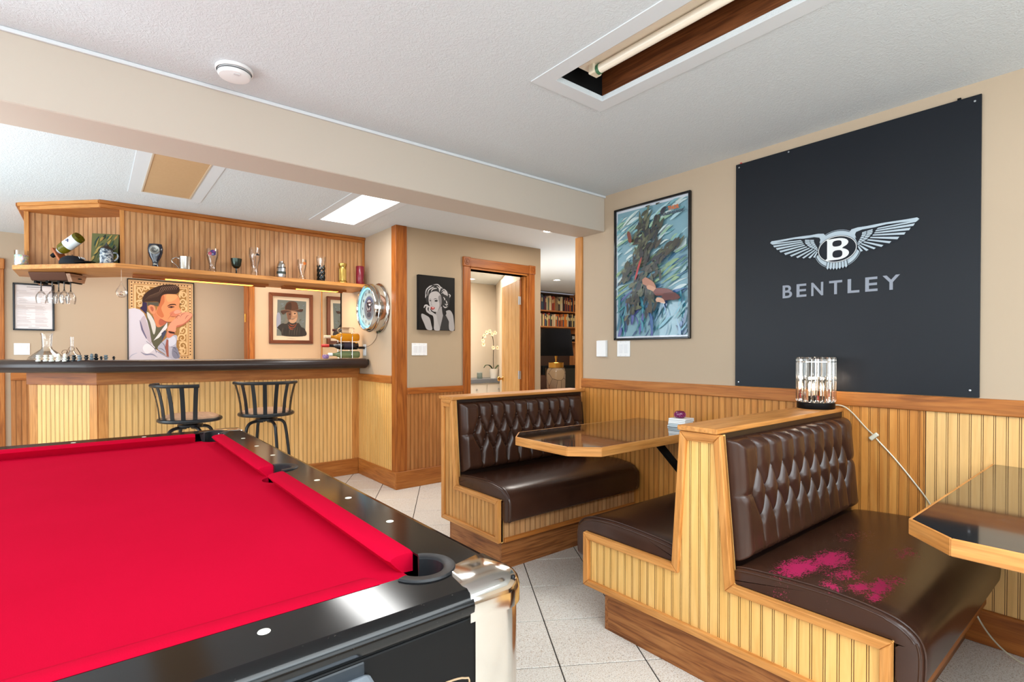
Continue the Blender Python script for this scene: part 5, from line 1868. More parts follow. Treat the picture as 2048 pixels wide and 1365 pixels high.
# a dark, shapeless mass of brushwork down the middle
blob = [((0.20, 0.70), (0.30, 0.86), 0.10), ((0.26, 0.60), (0.40, 0.84), 0.10), ((0.20, 0.50), (0.36, 0.70), 0.13), ((0.10, 0.42), (0.26, 0.60), 0.07), ((0.20, 0.34), (0.38, 0.52), 0.14), ((0.16, 0.16), (0.26, 0.40), 0.08), ((0.34, 0.18), (0.34, 0.40), 0.09), ((0.38, 0.52), (0.56, 0.64), 0.05)]
cdark = [(42, 46, 44), (60, 64, 52), (78, 84, 62), (36, 42, 54), (54, 52, 46), (94, 98, 76), (70, 66, 58), (34, 36, 40)]
for (p, q, w_) in blob:
    for k in range(30):
        t_ = rs.random()
        x = p[0] + (q[0] - p[0]) * t_ + rs.gauss(0, w_ * 0.30)
        z = p[1] + (q[1] - p[1]) * t_ + rs.gauss(0, w_ * 0.30)
        L, a = rs.uniform(0.04, 0.10), math.atan2(q[1] - p[1], q[0] - p[0]) + rs.gauss(0, 0.5)
        w0 = rs.uniform(0.012, 0.032)
        pts = [(x - L / 2 * math.cos(a), z - L / 2 * math.sin(a)), (x, z + 0.006), (x + L / 2 * math.cos(a), z + L / 2 * math.sin(a))]
        a_.poly([clipq(v_) for v_ in stroke(cr(pts, False, 2), [0.006, w0, w0, w0 * 0.6, 0.003])], rs.choice(cdark))
for (x, z, L, a, w0, c) in ((0.33, 0.37, 0.14, -35, 0.05, (170, 112, 86)), (0.36, 0.33, 0.12, -30, 0.03, (196, 142, 112)), (0.45, 0.30, 0.18, -12, 0.05, (112, 48, 40)), (0.50, 0.27, 0.14, -5, 0.05, (90, 40, 40)), (0.24, 0.49, 0.16, 70, 0.016, (170, 40, 44)), (0.42, 0.25, 0.08, -20, 0.03, (204, 160, 136)), (0.16, 0.72, 0.09, 105, 0.03, (120, 60, 44))):
    a = R(a)
    pts = [(x - L / 2 * math.cos(a), z - L / 2 * math.sin(a)), (x, z + 0.01), (x + L / 2 * math.cos(a), z + L / 2 * math.sin(a))]
    a_.poly([clipq(v_) for v_ in stroke(cr(pts, False, 3), [0.004, w0, w0, w0, w0, w0 * 0.6, 0.004])], c)
a_.build('poster_print', TH, PRINTG)
text_obj('title_lettering', 'THOR', 0.034, TH, 0.505, -0.0285, 0.858, P('orange_print', (196, 110, 66), 0.5), fit=0.085, bold=0.002)
text_obj('title_lettering', 'RAGNAROK', 0.026, TH, 0.500, -0.0285, 0.826, P('slate_print', (70, 84, 96), 0.5), fit=0.175, bold=0.001)

# light switches, thermostat
def switch(root, n, style='rocker'):
    w = 0.07 + 0.046 * (n - 1)
    h = 0.115
    MB().box(-w / 2, -0.006, -h / 2, w / 2, 0, h / 2).build('plate', WHITEP, root, bevel=0.003, seg=2)
    for k in range(n):
        x = (k - (n - 1) / 2) * 0.046
        MB().prism([(-0.033, -0.0075), (0.033, -0.011), (0.033, -0.004), (-0.033, -0.004)][::-1], x - 0.0165, x + 0.0165, 'x').v
        m = MB()
        m.add([(x - 0.0165, -0.0065, -0.033), (x + 0.0165, -0.0065, -0.033), (x + 0.0165, -0.010, 0.033), (x - 0.0165, -0.010, 0.033), (x - 0.0165, -0.003, -0.033), (x + 0.0165, -0.003, -0.033), (x + 0.0165, -0.003, 0.033), (x - 0.0165, -0.003, 0.033)],
              [(0, 1, 2, 3), (0, 4, 5, 1), (1, 5, 6, 2), (2, 6, 7, 3), (3, 7, 4, 0)])
        m.build('rocker', P('rocker_white', (228, 228, 230), 0.3) if 'rocker_white' not in bpy.data.materials else bpy.data.materials['rocker_white'], root, bevel=0.001)
        for z in (-0.048, 0.048):
            MB(Matrix.Translation((x, -0.006, z)) @ Matrix.Rotation(R(90), 4, 'X')).lathe([(0.003, 0), (0.0025, 0.001), (0, 0.0012)], 8).build('screw', NICKEL, root)


switch(on_right('light_switch', 'white two-gang light switch under the blue-green poster', 'light switch', 2.427, 1.282), 2)
o = on_right('control_box', 'plain white wall control box beside the oak opening casing', 'control box', 2.627, 1.2835)
MB().box(-0.045, -0.022, -0.06, 0.045, 0, 0.06).build('cover', WHITEP, o, bevel=0.004, seg=2)
MB().box(-0.047, -0.004, -0.062, 0.047, 0, 0.062).build('back_plate', P('offwhite_plate', (214, 214, 214), 0.5), o, bevel=0.001)
switch(thing('light_switch', 'white three-gang light switch under the black-and-white canvas', 'light switch', (2.399, YB - 0.0005, 1.286)), 3)
switch(thing('light_switch', 'white two-gang light switch below the framed certificate', 'light switch', (-0.538, 6.9995, 1.29)), 2)

# black-and-white portrait canvas
o = thing('portrait_canvas', 'black-and-white canvas of a curly blonde woman with red lips above the three-gang switch', 'painting', (2.371, YB - 0.0005, 1.470))
MB().box(0, -0.036, 0, 0.400, 0, 0.515).build('canvas', BLACKMATTE, o, bevel=0.002)


def mon(p):
    x, y = p
    u = (x - 105 - (895 - y) / 817 * 23) / 540
    yt, yb_ = 78 + 72 * u, 895 + 20 * u
    return (0.400 * u, 0.515 * (1 - (y - yt) / (yb_ - yt)))


a_ = Art(-0.0363, 0.00006, mon)
G = lambda v_: (int(v_ * 0.9), int(v_ * 0.87), int(v_ * 0.86))
a_.poly([(135, 90), (660, 155), (642, 905), (112, 885)], (20, 17, 15))
a_.poly([(500, 640), (570, 615), (615, 670), (630, 760), (632, 905), (560, 905), (550, 790), (520, 700)], G(176), True)
a_.poly([(450, 560), (462, 640), (520, 690), (555, 780), (480, 850), (430, 900), (380, 860), (365, 640)], G(168), True)
a_.poly([(160, 660), (225, 690), (270, 730), (290, 820), (300, 898), (225, 893), (185, 800), (152, 710)], G(182), True)
a_.poly([(470, 685), (420, 870), (415, 902), (548, 912), (556, 780), (510, 690)], G(58))
a_.poly([(455, 560), (470, 690), (520, 670), (500, 600)], G(40), True)
hair = [(215, 420), (205, 350), (240, 280), (300, 235), (380, 222), (450, 262), (500, 300), (560, 345), (590, 400), (575, 470), (560, 560), (510, 600), (465, 560), (455, 480), (440, 380), (380, 330), (300, 345), (270, 400), (262, 470), (235, 500)]
a_.poly(hair, G(52), True)
face = [(268, 400), (300, 350), (380, 335), (435, 380), (455, 470), (440, 560), (395, 625), (345, 635), (300, 610), (285, 560), (268, 520), (262, 460)]
a_.poly(face, G(196), True)
a_.poly([(405, 420), (440, 400), (455, 480), (440, 560), (390, 628), (420, 540)], G(140), True)
for s_ in ([(220, 400), (235, 310), (290, 260), (320, 250)], [(250, 400), (265, 320), (320, 280), (350, 270)], [(300, 340), (330, 300), (390, 290)], [(340, 240), (400, 235), (440, 280), (430, 330)], [(385, 260), (420, 290), (425, 350)], [(455, 340), (490, 310), (530, 345), (550, 400)], [(450, 370), (490, 350), (520, 380), (545, 410)], [(480, 420), (500, 450), (495, 470)], [(515, 470), (530, 500), (525, 520)], [(470, 300), (450, 280), (420, 300)], [(560, 380), (585, 400), (575, 430)], [(500, 520), (525, 540), (545, 520)], [(470, 545), (500, 575), (540, 560)], [(215, 430), (222, 400), (228, 370)]):
    a_.line(s_, [3, 13, 15, 3], G(214))
a_.poly([(480, 330), (520, 345), (545, 385), (520, 395), (480, 370)], G(190), True)
a_.line([(335, 455), (360, 442), (395, 455)], [3, 9, 3], G(40))
a_.poly([(345, 475), (370, 462), (398, 474), (372, 488)], G(30), True)
a_.line([(270, 455), (285, 447), (298, 455)], [3, 7, 3], G(50))
a_.poly([(272, 470), (285, 463), (298, 470), (285, 480)], G(36), True)
a_.line([(305, 455), (296, 510), (300, 535), (318, 538)], [2, 5, 6, 3], G(140))
a_.poly([(285, 568), (318, 562), (348, 575), (335, 598), (300, 602)], (150, 44, 44), True)
a_.poly([(302, 572), (325, 568), (336, 578), (318, 586)], (226, 168, 160), True)
for fpts in ([(190, 575), (210, 540), (240, 545), (228, 590), (240, 640)], [(225, 600), (240, 560), (275, 565), (270, 605), (290, 640)]):
    a_.line(fpts, [10, 22, 26, 26, 20], G(200))
a_.poly([(240, 620), (285, 625), (340, 660), (370, 690), (385, 780), (412, 903), (330, 900), (328, 800), (318, 700), (270, 670), (240, 645)], G(190), True)
a_.line([(255, 600), (262, 625), (290, 640)], [3, 5, 2], G(90))
a_.build('printed_face', o)

# the man-in-white-shirt picture behind the bar
o = thing('framed_picture', 'illustrated picture of a dark-haired man in white shirt on scrolled tan ground', 'picture', (0.295, 6.9995, 1.140))
CW, CH = 0.623, 0.918
pic_frame(o, CW, CH, 0.010, 0.020, P('thin_black_frame', (18, 16, 14), 0.35))


def cash(p):
    x, y = p
    u = (x - 60) / 1020
    yt = 48 + 78 * u
    sc = (0.88 / 1283) * (1 - u) + (0.872 / 1204) * u
    return (0.623 * u, CH - (y - yt) * sc)


a_ = Art(-0.006, 0.00006, cash)
a_.poly([(64, 55), (1076, 130), (1076, 1375), (64, 1385)], (226, 190, 142))
a_.poly([(95, 85), (1045, 155), (1045, 1345), (95, 1350)], (150, 92, 52))
a_.poly([(100, 92), (1038, 162), (1038, 1338), (100, 1344)], (222, 184, 134))
for k in range(19):
    x = 125 + 47 * k
    if x < 1015:
        for y in (108 + 0.0745 * (x - 125), 1308):
            a_.poly([(x - 9, y - 9), (x + 9, y - 8), (x + 9, y + 10), (x - 9, y + 9)], (84, 46, 28))
for k in range(25):
    y = 155 + 47.5 * k
    for x, yo in ((125, 0), (1012, 60)):
        if y + yo < 1290:
            a_.poly([(x - 9, y + yo - 9), (x + 9, y + yo - 8), (x + 9, y + yo + 10), (x - 9, y + yo + 9)], (84, 46, 28))
a_.poly([(150, 130), (985, 195), (980, 1285), (150, 1285)], (186, 138, 86))
a_.poly([(160, 145), (972, 208), (968, 1275), (160, 1275)], (226, 190, 140))
a_.poly([(186, 165), (955, 222), (950, 1258), (186, 1258)], (160, 118, 66))


def scroll(cx_, cy_, r, flip=1, turns=1.6, rot=0.0, w=26):
    pts = []
    for i in range(26):
        t_ = i / 25
        rr = r * (1 - 0.82 * t_)
        an = rot + flip * turns * 2 * PI * t_
        pts.append((cx_ + rr * math.cos(an), cy_ + rr * math.sin(an)))
    a_.poly(stroke(pts, [w * (1 - 0.5 * i / 25) for i in range(26)]), (224, 188, 138))


for (x, y, r, f_, ro) in ((255, 235, 70, 1, 0.5), (250, 345, 60, -1, 2.0), (245, 440, 52, 1, 3.5), (330, 205, 46, -1, 0.2), (905, 320, 62, 1, 2.5), (890, 430, 56, -1, 1.0), (900, 540, 58, 1, 4.0), (880, 290, 30, 1, 1.0), (890, 880, 70, -1, 1.2), (880, 1000, 72, 1, 2.7), (890, 1120, 70, -1, 0.3), (880, 1210, 60, 1, 3.9), (860, 1230, 30, 1, 2.9)):
    scroll(x, y, r, f_, 1.3, ro)
for pts in ([(190, 180), (240, 215), (280, 300)], [(930, 230), (860, 260), (830, 330)], [(835, 940), (870, 860), (940, 800)], [(825, 1060), (870, 1060), (945, 1050)], [(840, 1180), (900, 1170), (945, 1180)], [(845, 580), (900, 590), (945, 620)], [(300, 180), (360, 200), (420, 260)], [(200, 480), (240, 490), (290, 470)]):
    a_.line(pts, [6, 24, 6], (224, 188, 138))
# jacket collar shadow, vest, shirt
a_.poly([(280, 420), (345, 430), (350, 600), (330, 610), (285, 560), (240, 520), (275, 490)], (52, 40, 72))
a_.poly([(345, 560), (480, 700), (650, 740), (640, 850), (600, 930), (560, 1070), (470, 1180), (400, 1080), (360, 800), (340, 640)], (92, 90, 72), True)
a_.poly([(64, 535), (160, 518), (240, 540), (300, 600), (350, 720), (385, 880), (410, 1050), (460, 1160), (640, 1290), (850, 1330), (850, 1384), (64, 1384)], (206, 202, 214))
a_.poly([(240, 740), (275, 900), (340, 1010), (410, 1085), (385, 900), (335, 720), (300, 640)], (184, 172, 184), True)
a_.poly([(235, 700), (262, 860), (330, 1000), (345, 1000), (290, 860), (256, 740)], (104, 100, 128))
a_.poly([(285, 1130), (330, 1085), (430, 1110), (460, 1150), (420, 1200), (340, 1240), (290, 1190)], (228, 226, 234), True)
a_.line([(250, 1210), (320, 1250), (420, 1250), (500, 1300)], [4, 26, 22, 4], (140, 142, 164))
a_.line([(70, 1330), (120, 1260), (200, 1225)], [4, 16, 4], (170, 174, 196))
a_.line([(330, 1040), (420, 1120), (470, 1180), (480, 1230)], [4, 9, 9, 4], (70, 68, 88))
a_.line([(480, 1200), (560, 1240), (680, 1320)], [6, 26, 6], (150, 152, 172))
a_.poly([(500, 1150), (620, 1010), (700, 960), (800, 960), (790, 1090), (800, 1180), (845, 1300), (720, 1330), (600, 1240)], (176, 178, 196), True)
a_.poly([(690, 960), (770, 985), (780, 1080), (690, 1130), (665, 1060)], (206, 210, 226), True)
a_.poly([(640, 1010), (668, 1030), (665, 1150), (672, 1300), (640, 1280), (615, 1140)], (150, 88, 76))
a_.poly([(735, 1150), (800, 1150), (840, 1300), (760, 1320), (720, 1250)], (128, 130, 150), True)
for pts in ([(500, 1150), (570, 1170), (620, 1220)], [(700, 1140), (760, 1150), (790, 1200)], [(560, 1060), (600, 1100), (620, 1180)], [(740, 1200), (790, 1230), (820, 1300)]):
    a_.line(pts, [3, 9, 3], (86, 86, 104))
# collar
a_.poly([(348, 580), (410, 640), (470, 770), (470, 880), (440, 930), (390, 740), (355, 660)], (206, 204, 200), True)
a_.poly([(440, 1035), (560, 870), (650, 745), (650, 830), (600, 900), (520, 990)], (216, 214, 216))
a_.poly([(560, 920), (610, 870), (640, 890), (610, 960), (570, 1040)], (66, 70, 92))
# neck, face
a_.poly([(420, 560), (470, 760), (500, 820), (560, 810), (640, 740), (560, 640), (480, 560)], (206, 126, 88), True)
a_.poly([(545, 690), (640, 740), (560, 800), (520, 760)], (176, 92, 70), True)
a_.poly([(560, 330), (640, 300), (760, 300), (820, 330), (850, 420), (835, 500), (870, 560), (850, 610), (800, 650), (800, 690), (740, 735), (640, 735), (540, 670), (480, 600), (500, 520), (540, 430)], (222, 144, 98), True)
a_.poly([(560, 330), (600, 320), (610, 420), (560, 520), (600, 640), (560, 670), (490, 600), (510, 510), (540, 430)], (196, 112, 72), True)
a_.poly([(640, 310), (760, 305), (810, 340), (760, 400), (660, 420)], (232, 162, 108), True)
a_.poly([(690, 600), (760, 560), (830, 560), (860, 590), (800, 640), (720, 650)], (206, 124, 96), True)
a_.poly([(755, 580), (800, 550), (850, 560), (868, 590), (820, 610), (770, 610)], (224, 156, 132), True)
a_.line([(560, 700), (640, 740), (740, 738), (790, 700)], [3, 12, 12, 3], (150, 76, 60))
a_.line([(650, 495), (700, 468), (770, 465), (790, 480)], [4, 20, 18, 6], (60, 36, 28))
a_.line([(840, 470), (860, 455), (880, 462)], [4, 12, 4], (60, 36, 28))
a_.poly([(660, 505), (700, 490), (750, 492), (765, 505), (710, 522)], (120, 70, 54), True)
a_.poly([(700, 495), (730, 494), (728, 515), (704, 514)], (46, 34, 30), True)
a_.line([(690, 650), (740, 660), (800, 655)], [3, 9, 3], (110, 48, 44))
a_.line([(660, 700), (700, 640), (740, 590)], [2, 8, 2], (176, 96, 74))
# ear
a_.poly([(365, 480), (400, 462), (450, 480), (475, 540), (465, 600), (420, 610), (380, 560), (362, 520)], (214, 140, 102), True)
a_.poly([(395, 500), (430, 500), (445, 540), (430, 575), (405, 545)], (172, 96, 70), True)
# hair
a_.poly([(275, 400), (300, 320), (380, 240), (500, 180), (620, 150), (740, 150), (820, 175), (845, 225), (830, 270), (780, 300), (640, 300), (570, 330), (545, 420), (520, 500), (520, 425), (350, 420), (290, 425)], (58, 38, 30), True)
a_.poly([(350, 425), (522, 428), (520, 490), (460, 480), (400, 465), (355, 490)], (84, 80, 70))
for k in range(9):
    x = 560 + 32 * k
    a_.line([(x - 30, 265 - 4 * k), (x, 205 - 3 * k), (x + 30, 180 - 2 * k)], [2, 7, 2], (150, 118, 98))
for k in range(7):
    a_.line([(320 + 30 * k, 390 - 8 * k), (380 + 34 * k, 330 - 12 * k), (450 + 32 * k, 300 - 16 * k)], [2, 5, 2], (112, 86, 68))
# hand and forearm
a_.poly([(650, 860), (690, 770), (740, 720), (800, 660), (840, 620), (900, 590), (980, 590), (1050, 630), (1010, 700), (930, 760), (850, 800), (790, 830), (780, 890), (700, 910)], (222, 152, 122), True)
a_.poly([(800, 800), (900, 770), (1000, 690), (1045, 640), (1000, 720), (900, 790), (800, 830)], (186, 106, 84), True)
for pts in ([(810, 690), (800, 655), (840, 640), (860, 670)], [(870, 650), (880, 620), (930, 610)], [(930, 700), (960, 650), (990, 640)], [(780, 690), (790, 660), (820, 650)]):
    a_.line(pts, [3, 9, 7, 3], (150, 78, 66))
a_.poly([(640, 930), (660, 880), (760, 890), (770, 920), (690, 990), (640, 980)], (206, 132, 104), True)
a_.poly([(660, 895), (680, 885), (765, 905), (765, 930), (690, 920)], (48, 26, 22))
a_.build('printed_sheet', o, PRINT)

# portrait of the hatted man on the portrait wall
o = thing('framed_picture', 'wood-framed portrait of a smiling old man in a brown hat', 'picture', (1.580, 6.4295, 1.362))
OW, OH = 0.492, 0.587
WALNUT = oak_set('walnut_frame', (74, 36, 18), (112, 58, 32), (140, 80, 48))
pic_frame(o, OW, OH, 0.040, 0.030, WALNUT)
MB().box(0.036, -0.012, 0.036, OW - 0.036, -0.002, OH - 0.036).build('mat_board', P('cream_mat', (224, 206, 182), 0.7), o)


def old(p):
    x, y = p
    u = (x - 75) / 985
    yt, yb_ = 48 + 84 * u, 1215 + 30 * u
    return (OW * u, OH * (1 - (y - yt) / (yb_ - yt)))


a_ = Art(-0.0125, 0.00006, old)
a_.poly([(262, 220), (912, 275), (888, 1062), (240, 1045)], (112, 118, 114))
rs = random.Random(2)
for k in range(70):
    x, y = rs.uniform(290, 870), rs.uniform(300, 1000)
    c = rs.choice([(126, 134, 132), (98, 104, 98), (132, 142, 146), (112, 122, 128), (92, 94, 84), (120, 132, 142)])
    a_.line([(x - 25, y + 15), (x, y), (x + 25, y - 18)], [3, 22, 3], c)
a_.poly([(245, 560), (300, 520), (330, 620), (320, 820), (242, 880)], (150, 156, 176), True)
a_.poly([(250, 860), (330, 780), (480, 740), (700, 740), (800, 860), (870, 900), (885, 1058), (400, 1052), (340, 960), (300, 900)], (56, 52, 50), True)
a_.poly([(440, 640), (420, 720), (380, 760), (460, 770), (500, 700)], (120, 116, 108), True)
a_.poly([(700, 560), (740, 640), (740, 740), (690, 760), (660, 700)], (124, 120, 112), True)
a_.poly([(460, 520), (560, 480), (690, 500), (710, 600), (690, 700), (640, 755), (580, 765), (520, 730), (480, 650)], (168, 128, 100), True)
a_.poly([(470, 520), (560, 490), (560, 640), (520, 720), (485, 650)], (116, 82, 66), True)
a_.poly([(520, 680), (600, 690), (690, 640), (660, 740), (590, 765), (530, 740)], (190, 152, 124), True)
a_.poly([(600, 530), (660, 510), (690, 560), (640, 600), (600, 590)], (190, 150, 120), True)
a_.line([(535, 645), (590, 668), (655, 640)], [3, 16, 3], (60, 34, 30))
a_.line([(550, 650), (590, 660), (640, 645)], [2, 6, 2], (222, 206, 186))
a_.poly([(620, 540), (650, 530), (670, 545), (645, 560)], (52, 40, 36), True)
a_.poly([(510, 555), (535, 545), (555, 558), (530, 570)], (40, 30, 28), True)
a_.poly([(430, 450), (440, 340), (500, 275), (590, 262), (680, 290), (715, 360), (715, 450), (600, 475)], (92, 62, 48), True)
a_.poly([(440, 400), (470, 330), (560, 300), (560, 460), (450, 450)], (70, 48, 38), True)
a_.poly([(330, 480), (430, 450), (560, 475), (700, 455), (830, 450), (800, 510), (700, 500), (560, 488), (450, 520), (380, 560)], (74, 54, 46), True)
a_.line([(345, 470), (480, 462), (600, 482), (760, 452)], [3, 12, 12, 3], (150, 112, 90))
for pts in ([(490, 800), (560, 870), (640, 850), (690, 760)], [(500, 850), (560, 905), (620, 900)], [(520, 780), (580, 820), (650, 800)]):
    a_.line(pts, [4, 20, 16, 4], (150, 76, 52))
for k in range(9):
    x = 380 + 55 * k
    a_.line([(x, 860), (x - 20, 950), (x - 25, 1045)], [3, 9, 3], rs.choice([(84, 78, 74), (36, 34, 36), (104, 92, 84)]))
a_.line([(470, 1110), (560, 1118), (680, 1122)], [3, 8, 3], (176, 158, 140), False)
a_.build('printed_face', o)

# certificate
o = thing('framed_certificate', 'black-framed certificate with rows of small print near the glass rack', 'certificate', (-0.600, 6.9995, 1.474))
EW, EH = 0.305, 0.462
pic_frame(o, EW, EH, 0.016, 0.020, P('black_lacquer_frame', (20, 24, 30), 0.25))
a_ = Art(-0.006, 0.00005)
a_.rect(0.012, 0.012, EW - 0.012, EH - 0.012, (214, 204, 202))
rs = random.Random(8)
a_.rect(0.10, 0.424, 0.21, 0.431, (150, 140, 140))
a_.rect(0.125, 0.404, 0.20, 0.408, (176, 150, 146))
z = 0.39
while z > 0.04:
    two = rs.random() < 0.45
    c = rs.choice([(180, 156, 152), (168, 150, 148), (190, 168, 162)])
    if two:
        x = 0.03
        for xs_ in (0.03, 0.16):
            a_.rect(xs_, z, xs_ + rs.uniform(0.06, 0.11), z + 0.0028, c)
    else:
        x = rs.uniform(0.028, 0.05)
        a_.rect(x, z, x + rs.uniform(0.16, 0.225), z + 0.0028, c)
    z -= 0.0092 if rs.random() < 0.8 else 0.018
a_.rect(0.11, 0.026, 0.19, 0.030, (166, 150, 148))
a_.build('printed_sheet', o, PRINTG)

# ------------------------------------------------------------------ neon wall clock on the return wall
CK = thing('neon_clock', 'chrome wall clock with a glowing pale blue neon ring beside the bar shelf', 'clock', (XP - 0.0005, 4.745, 1.682), R(-90))
MX = Matrix.Rotation(R(90), 4, 'X')
MB(MX).lathe([(0.0, 0.0), (0.236, 0.0), (0.242, 0.006), (0.240, 0.014), (0.232, 0.018), (0.222, 0.030), (0.218, 0.075), (0.226, 0.080), (0.232, 0.090), (0.230, 0.100), (0.222, 0.104), (0.218, 0.135), (0.214, 0.142), (0.205, 0.143), (0.200, 0.132), (0.200, 0.100), (0, 0.099)], 56).build('chrome_case', CHROME, CK, smooth=R(30))
MB(MX).lathe([(0.0, 0.1005), (0.196, 0.1005), (0.196, 0.1015), (0.0, 0.1015)], 48).build('dial', P('cream_dial', (196, 200, 190), 0.4), CK)
MB(MX).lathe([(0.112, 0.102), (0.116, 0.1035), (0.120, 0.102)], 48).build('dial_ring', P('dial_blue_grey', (150, 170, 186), 0.4), CK, smooth=True)
MB(MX).lathe([(0, 0.1022), (0.111, 0.1022)], 48).build('dial_centre', P('dial_centre_grey', (120, 120, 124), 0.4), CK, fix=False)
NEON = emitter('neon_tube', (150, 222, 255), 1.0)
m = MB()
rn = 0.184
m.tube([(rn * math.cos(a), -0.122, rn * math.sin(a)) for a in np.linspace(R(60), R(60 + 352), 60)], 0.0075, 10)
m.build('neon_tube', NEON, CK, smooth=True)
m = MB()
m.tube([(0.20 * math.cos(a), -0.128, 0.20 * math.sin(a)) for a in np.linspace(R(88), R(100), 5)], 0.007, 8)
m.build('tube_end', P('yellow_end', (220, 180, 60), 0.4), CK)
DIGM = P('clock_black', (24, 26, 30), 0.5)
for k in range(1, 13):
    a = R(90 - 30 * k)
    text_obj('numeral', str(k), 0.036, CK, 0.152 * math.cos(a), -0.1025, 0.152 * math.sin(a), DIGM, bold=0.0008)
ec = Art(-0.1032, 0.0003)
ec.poly([(0.066 * math.cos(a), 0.02 + 0.066 * math.sin(a)) for a in np.linspace(0, 2 * PI, 33)[:-1]], (70, 66, 74))
ec.poly([(0.058 * math.cos(a), 0.02 + 0.058 * math.sin(a)) for a in np.linspace(0, 2 * PI, 33)[:-1]], (186, 176, 176))
ec.poly([(-0.045, -0.035), (0.045, -0.035), (0.050, 0.055), (-0.050, 0.055)], (92, 60, 64))
ec.poly([(-0.030, -0.085), (0.030, -0.085), (0.040, -0.050), (-0.040, -0.050)], (80, 76, 84), True)
for a in np.linspace(R(140), R(40), 6):
    ec.poly([(0.095 * math.cos(a) - 0.007, 0.095 * math.sin(a) - 0.008), (0.095 * math.cos(a) + 0.007, 0.095 * math.sin(a) - 0.008), (0.095 * math.cos(a) + 0.006, 0.095 * math.sin(a) + 0.009), (0.095 * math.cos(a) - 0.006, 0.095 * math.sin(a) + 0.009)], (90, 100, 170))
ec.build('dial_emblem', CK)
text_obj('emblem_number', '17', 0.080, CK, 0.0, -0.1062, 0.004, P('white_enamel', (236, 230, 226), 0.4), bold=0.003)
for ang, L, w_ in ((120, 0.07, 0.006), (20, 0.11, 0.004)):
    a = R(ang)
    MB().tube([(0, -0.109, 0), (L * math.cos(a), -0.109, L * math.sin(a))], [w_, w_ * 0.4], 6).build('hand', DIGM, CK)
o = thing('wall_outlet', 'white wall outlet with a black plug under the neon clock', 'outlet', (XP - 0.0005, 5.085, 1.282), R(-90))
MB().box(-0.036, -0.006, -0.058, 0.036, 0, 0.058).build('plate', WHITEP, o, bevel=0.003)
MB().box(-0.017, -0.009, -0.045, 0.017, -0.006, -0.012).build('socket', WHITEP, o, bevel=0.001)
MB().box(-0.016, -0.065, 0.010, 0.016, -0.006, 0.034).build('plug', BLACKMATTE, o, bevel=0.004)
o = tag(MB().tube(cr([(XP - 0.07, 5.085, 1.305), (XP - 0.06, 5.00, 1.300), (XP - 0.015, 4.90, 1.335), (XP - 0.008, 4.80, 1.395), (XP - 0.006, 4.775, 1.45)], False, 8), 0.0022, 6).build('clock_cord', P('dark_cord', (60, 44, 38), 0.5), None, smooth=True), 'thin dark cord running from the outlet up to the neon clock', 'cord')
# mirror leaning in the corner of the bar
o = thing('mirror', 'tall mirror fixed to the return wall behind the wine rack', 'mirror', (XP - 0.0005, 6.34, 1.10), R(-90))
MB().box(0, -0.006, 0, 0.615, 0, 0.93).build('mirror_glass', MIRROR, o, bevel=0.002)
MB().box(0.6155, -0.012, 0, 0.623, 0, 0.93).build('edge_strip', BLACKMATTE, o)
MB().box(-0.016, -0.012, 0, -0.001, 0, 0.93).build('edge_strip', OAKL['z'], o)

# ------------------------------------------------------------------ crystal lamp on the booth cap, cord
LX, LY, LZ = 2.845, 1.092, 0.9725
CL = thing('crystal_lamp', 'round table lamp of clear crystal rods on a black base on the booth cap', 'lamp', (LX, LY, LZ))
lathe_obj('base', [(0, 0), (0.083, 0), (0.085, 0.003), (0.085, 0.028), (0.082, 0.031), (0, 0.031)], BLACKSATIN, CL, 40)
N_ = 22
for k in range(N_):
    a = 2 * PI * k / N_
    pr = [(0.0002, 0), (0.0085, 0.002), (0.0112, 0.010), (0.0112, 0.215), (0.0085, 0.224), (0.0002, 0.226)]
    me = bpy.data.meshes.get('crystal_rod') or MB().lathe(pr, 6).mesh('crystal_rod', CRYSTAL)
    link('crystal_rod', me, CL, (0.0775 * math.cos(a), 0.0775 * math.sin(a), 0.0325), a)
MB().lathe([(0.066, 0.232), (0.088, 0.232), (0.088, 0.236), (0.066, 0.236), (0.066, 0.232)], 40).build('top_ring', CHROME, CL)
BULB = emitter('lamp_filament_bulb', (255, 222, 190), 9)
for k in range(3):
    a = 2 * PI * k / 3 + 0.4
    x, y = 0.032 * math.cos(a), 0.032 * math.sin(a)
    MB().lathe([(0, 0.0315), (0.010, 0.0315), (0.010, 0.062), (0, 0.062)], 12, (x, y, 0)).build('socket', BLACKMATTE, CL)
    MB().lathe([(0, 0.0625), (0.0075, 0.063), (0.0075, 0.085), (0, 0.085)], 12, (x, y, 0)).build('candle_sleeve', IVORY, CL)
    MB().lathe([(0, 0.0855), (0.006, 0.088), (0.009, 0.105), (0.006, 0.122), (0.002, 0.134), (0, 0.135)], 12, (x, y, 0)).build('bulb', BULB, CL, smooth=True)
    point('crystal_bulb_light', (LX + x, LY + y, LZ + 0.15), 0.45, (1.0, 0.82, 0.66), 0.008)
CLEARC = P('clear_cord', (206, 196, 172), 0.2, coat=0.3)
o = thing('lamp_cord', 'clear lamp cord with inline switch hanging down the beadboard to the table', 'cord', (2.93, 1.03, 0.975))
pts = [(2.935, 1.085, 0.979), (2.958, 1.02, 0.985), (2.972, 0.975, 0.955), (2.974, 0.915, 0.885), (2.974, 0.882, 0.852)]
pts2 = [(2.974, 0.868, 0.834), (2.974, 0.79, 0.745), (2.973, 0.72, 0.655), (2.973, 0.655, 0.560), (2.972, 0.60, 0.44), (2.970, 0.56, 0.33)]
pts3 = [(2.970, 0.56, 0.33), (2.955, 0.52, 0.25), (2.955, 0.50, 0.15), (2.93, 0.44, 0.06), (2.90, 0.36, 0.012), (2.86, 0.25, 0.006)]
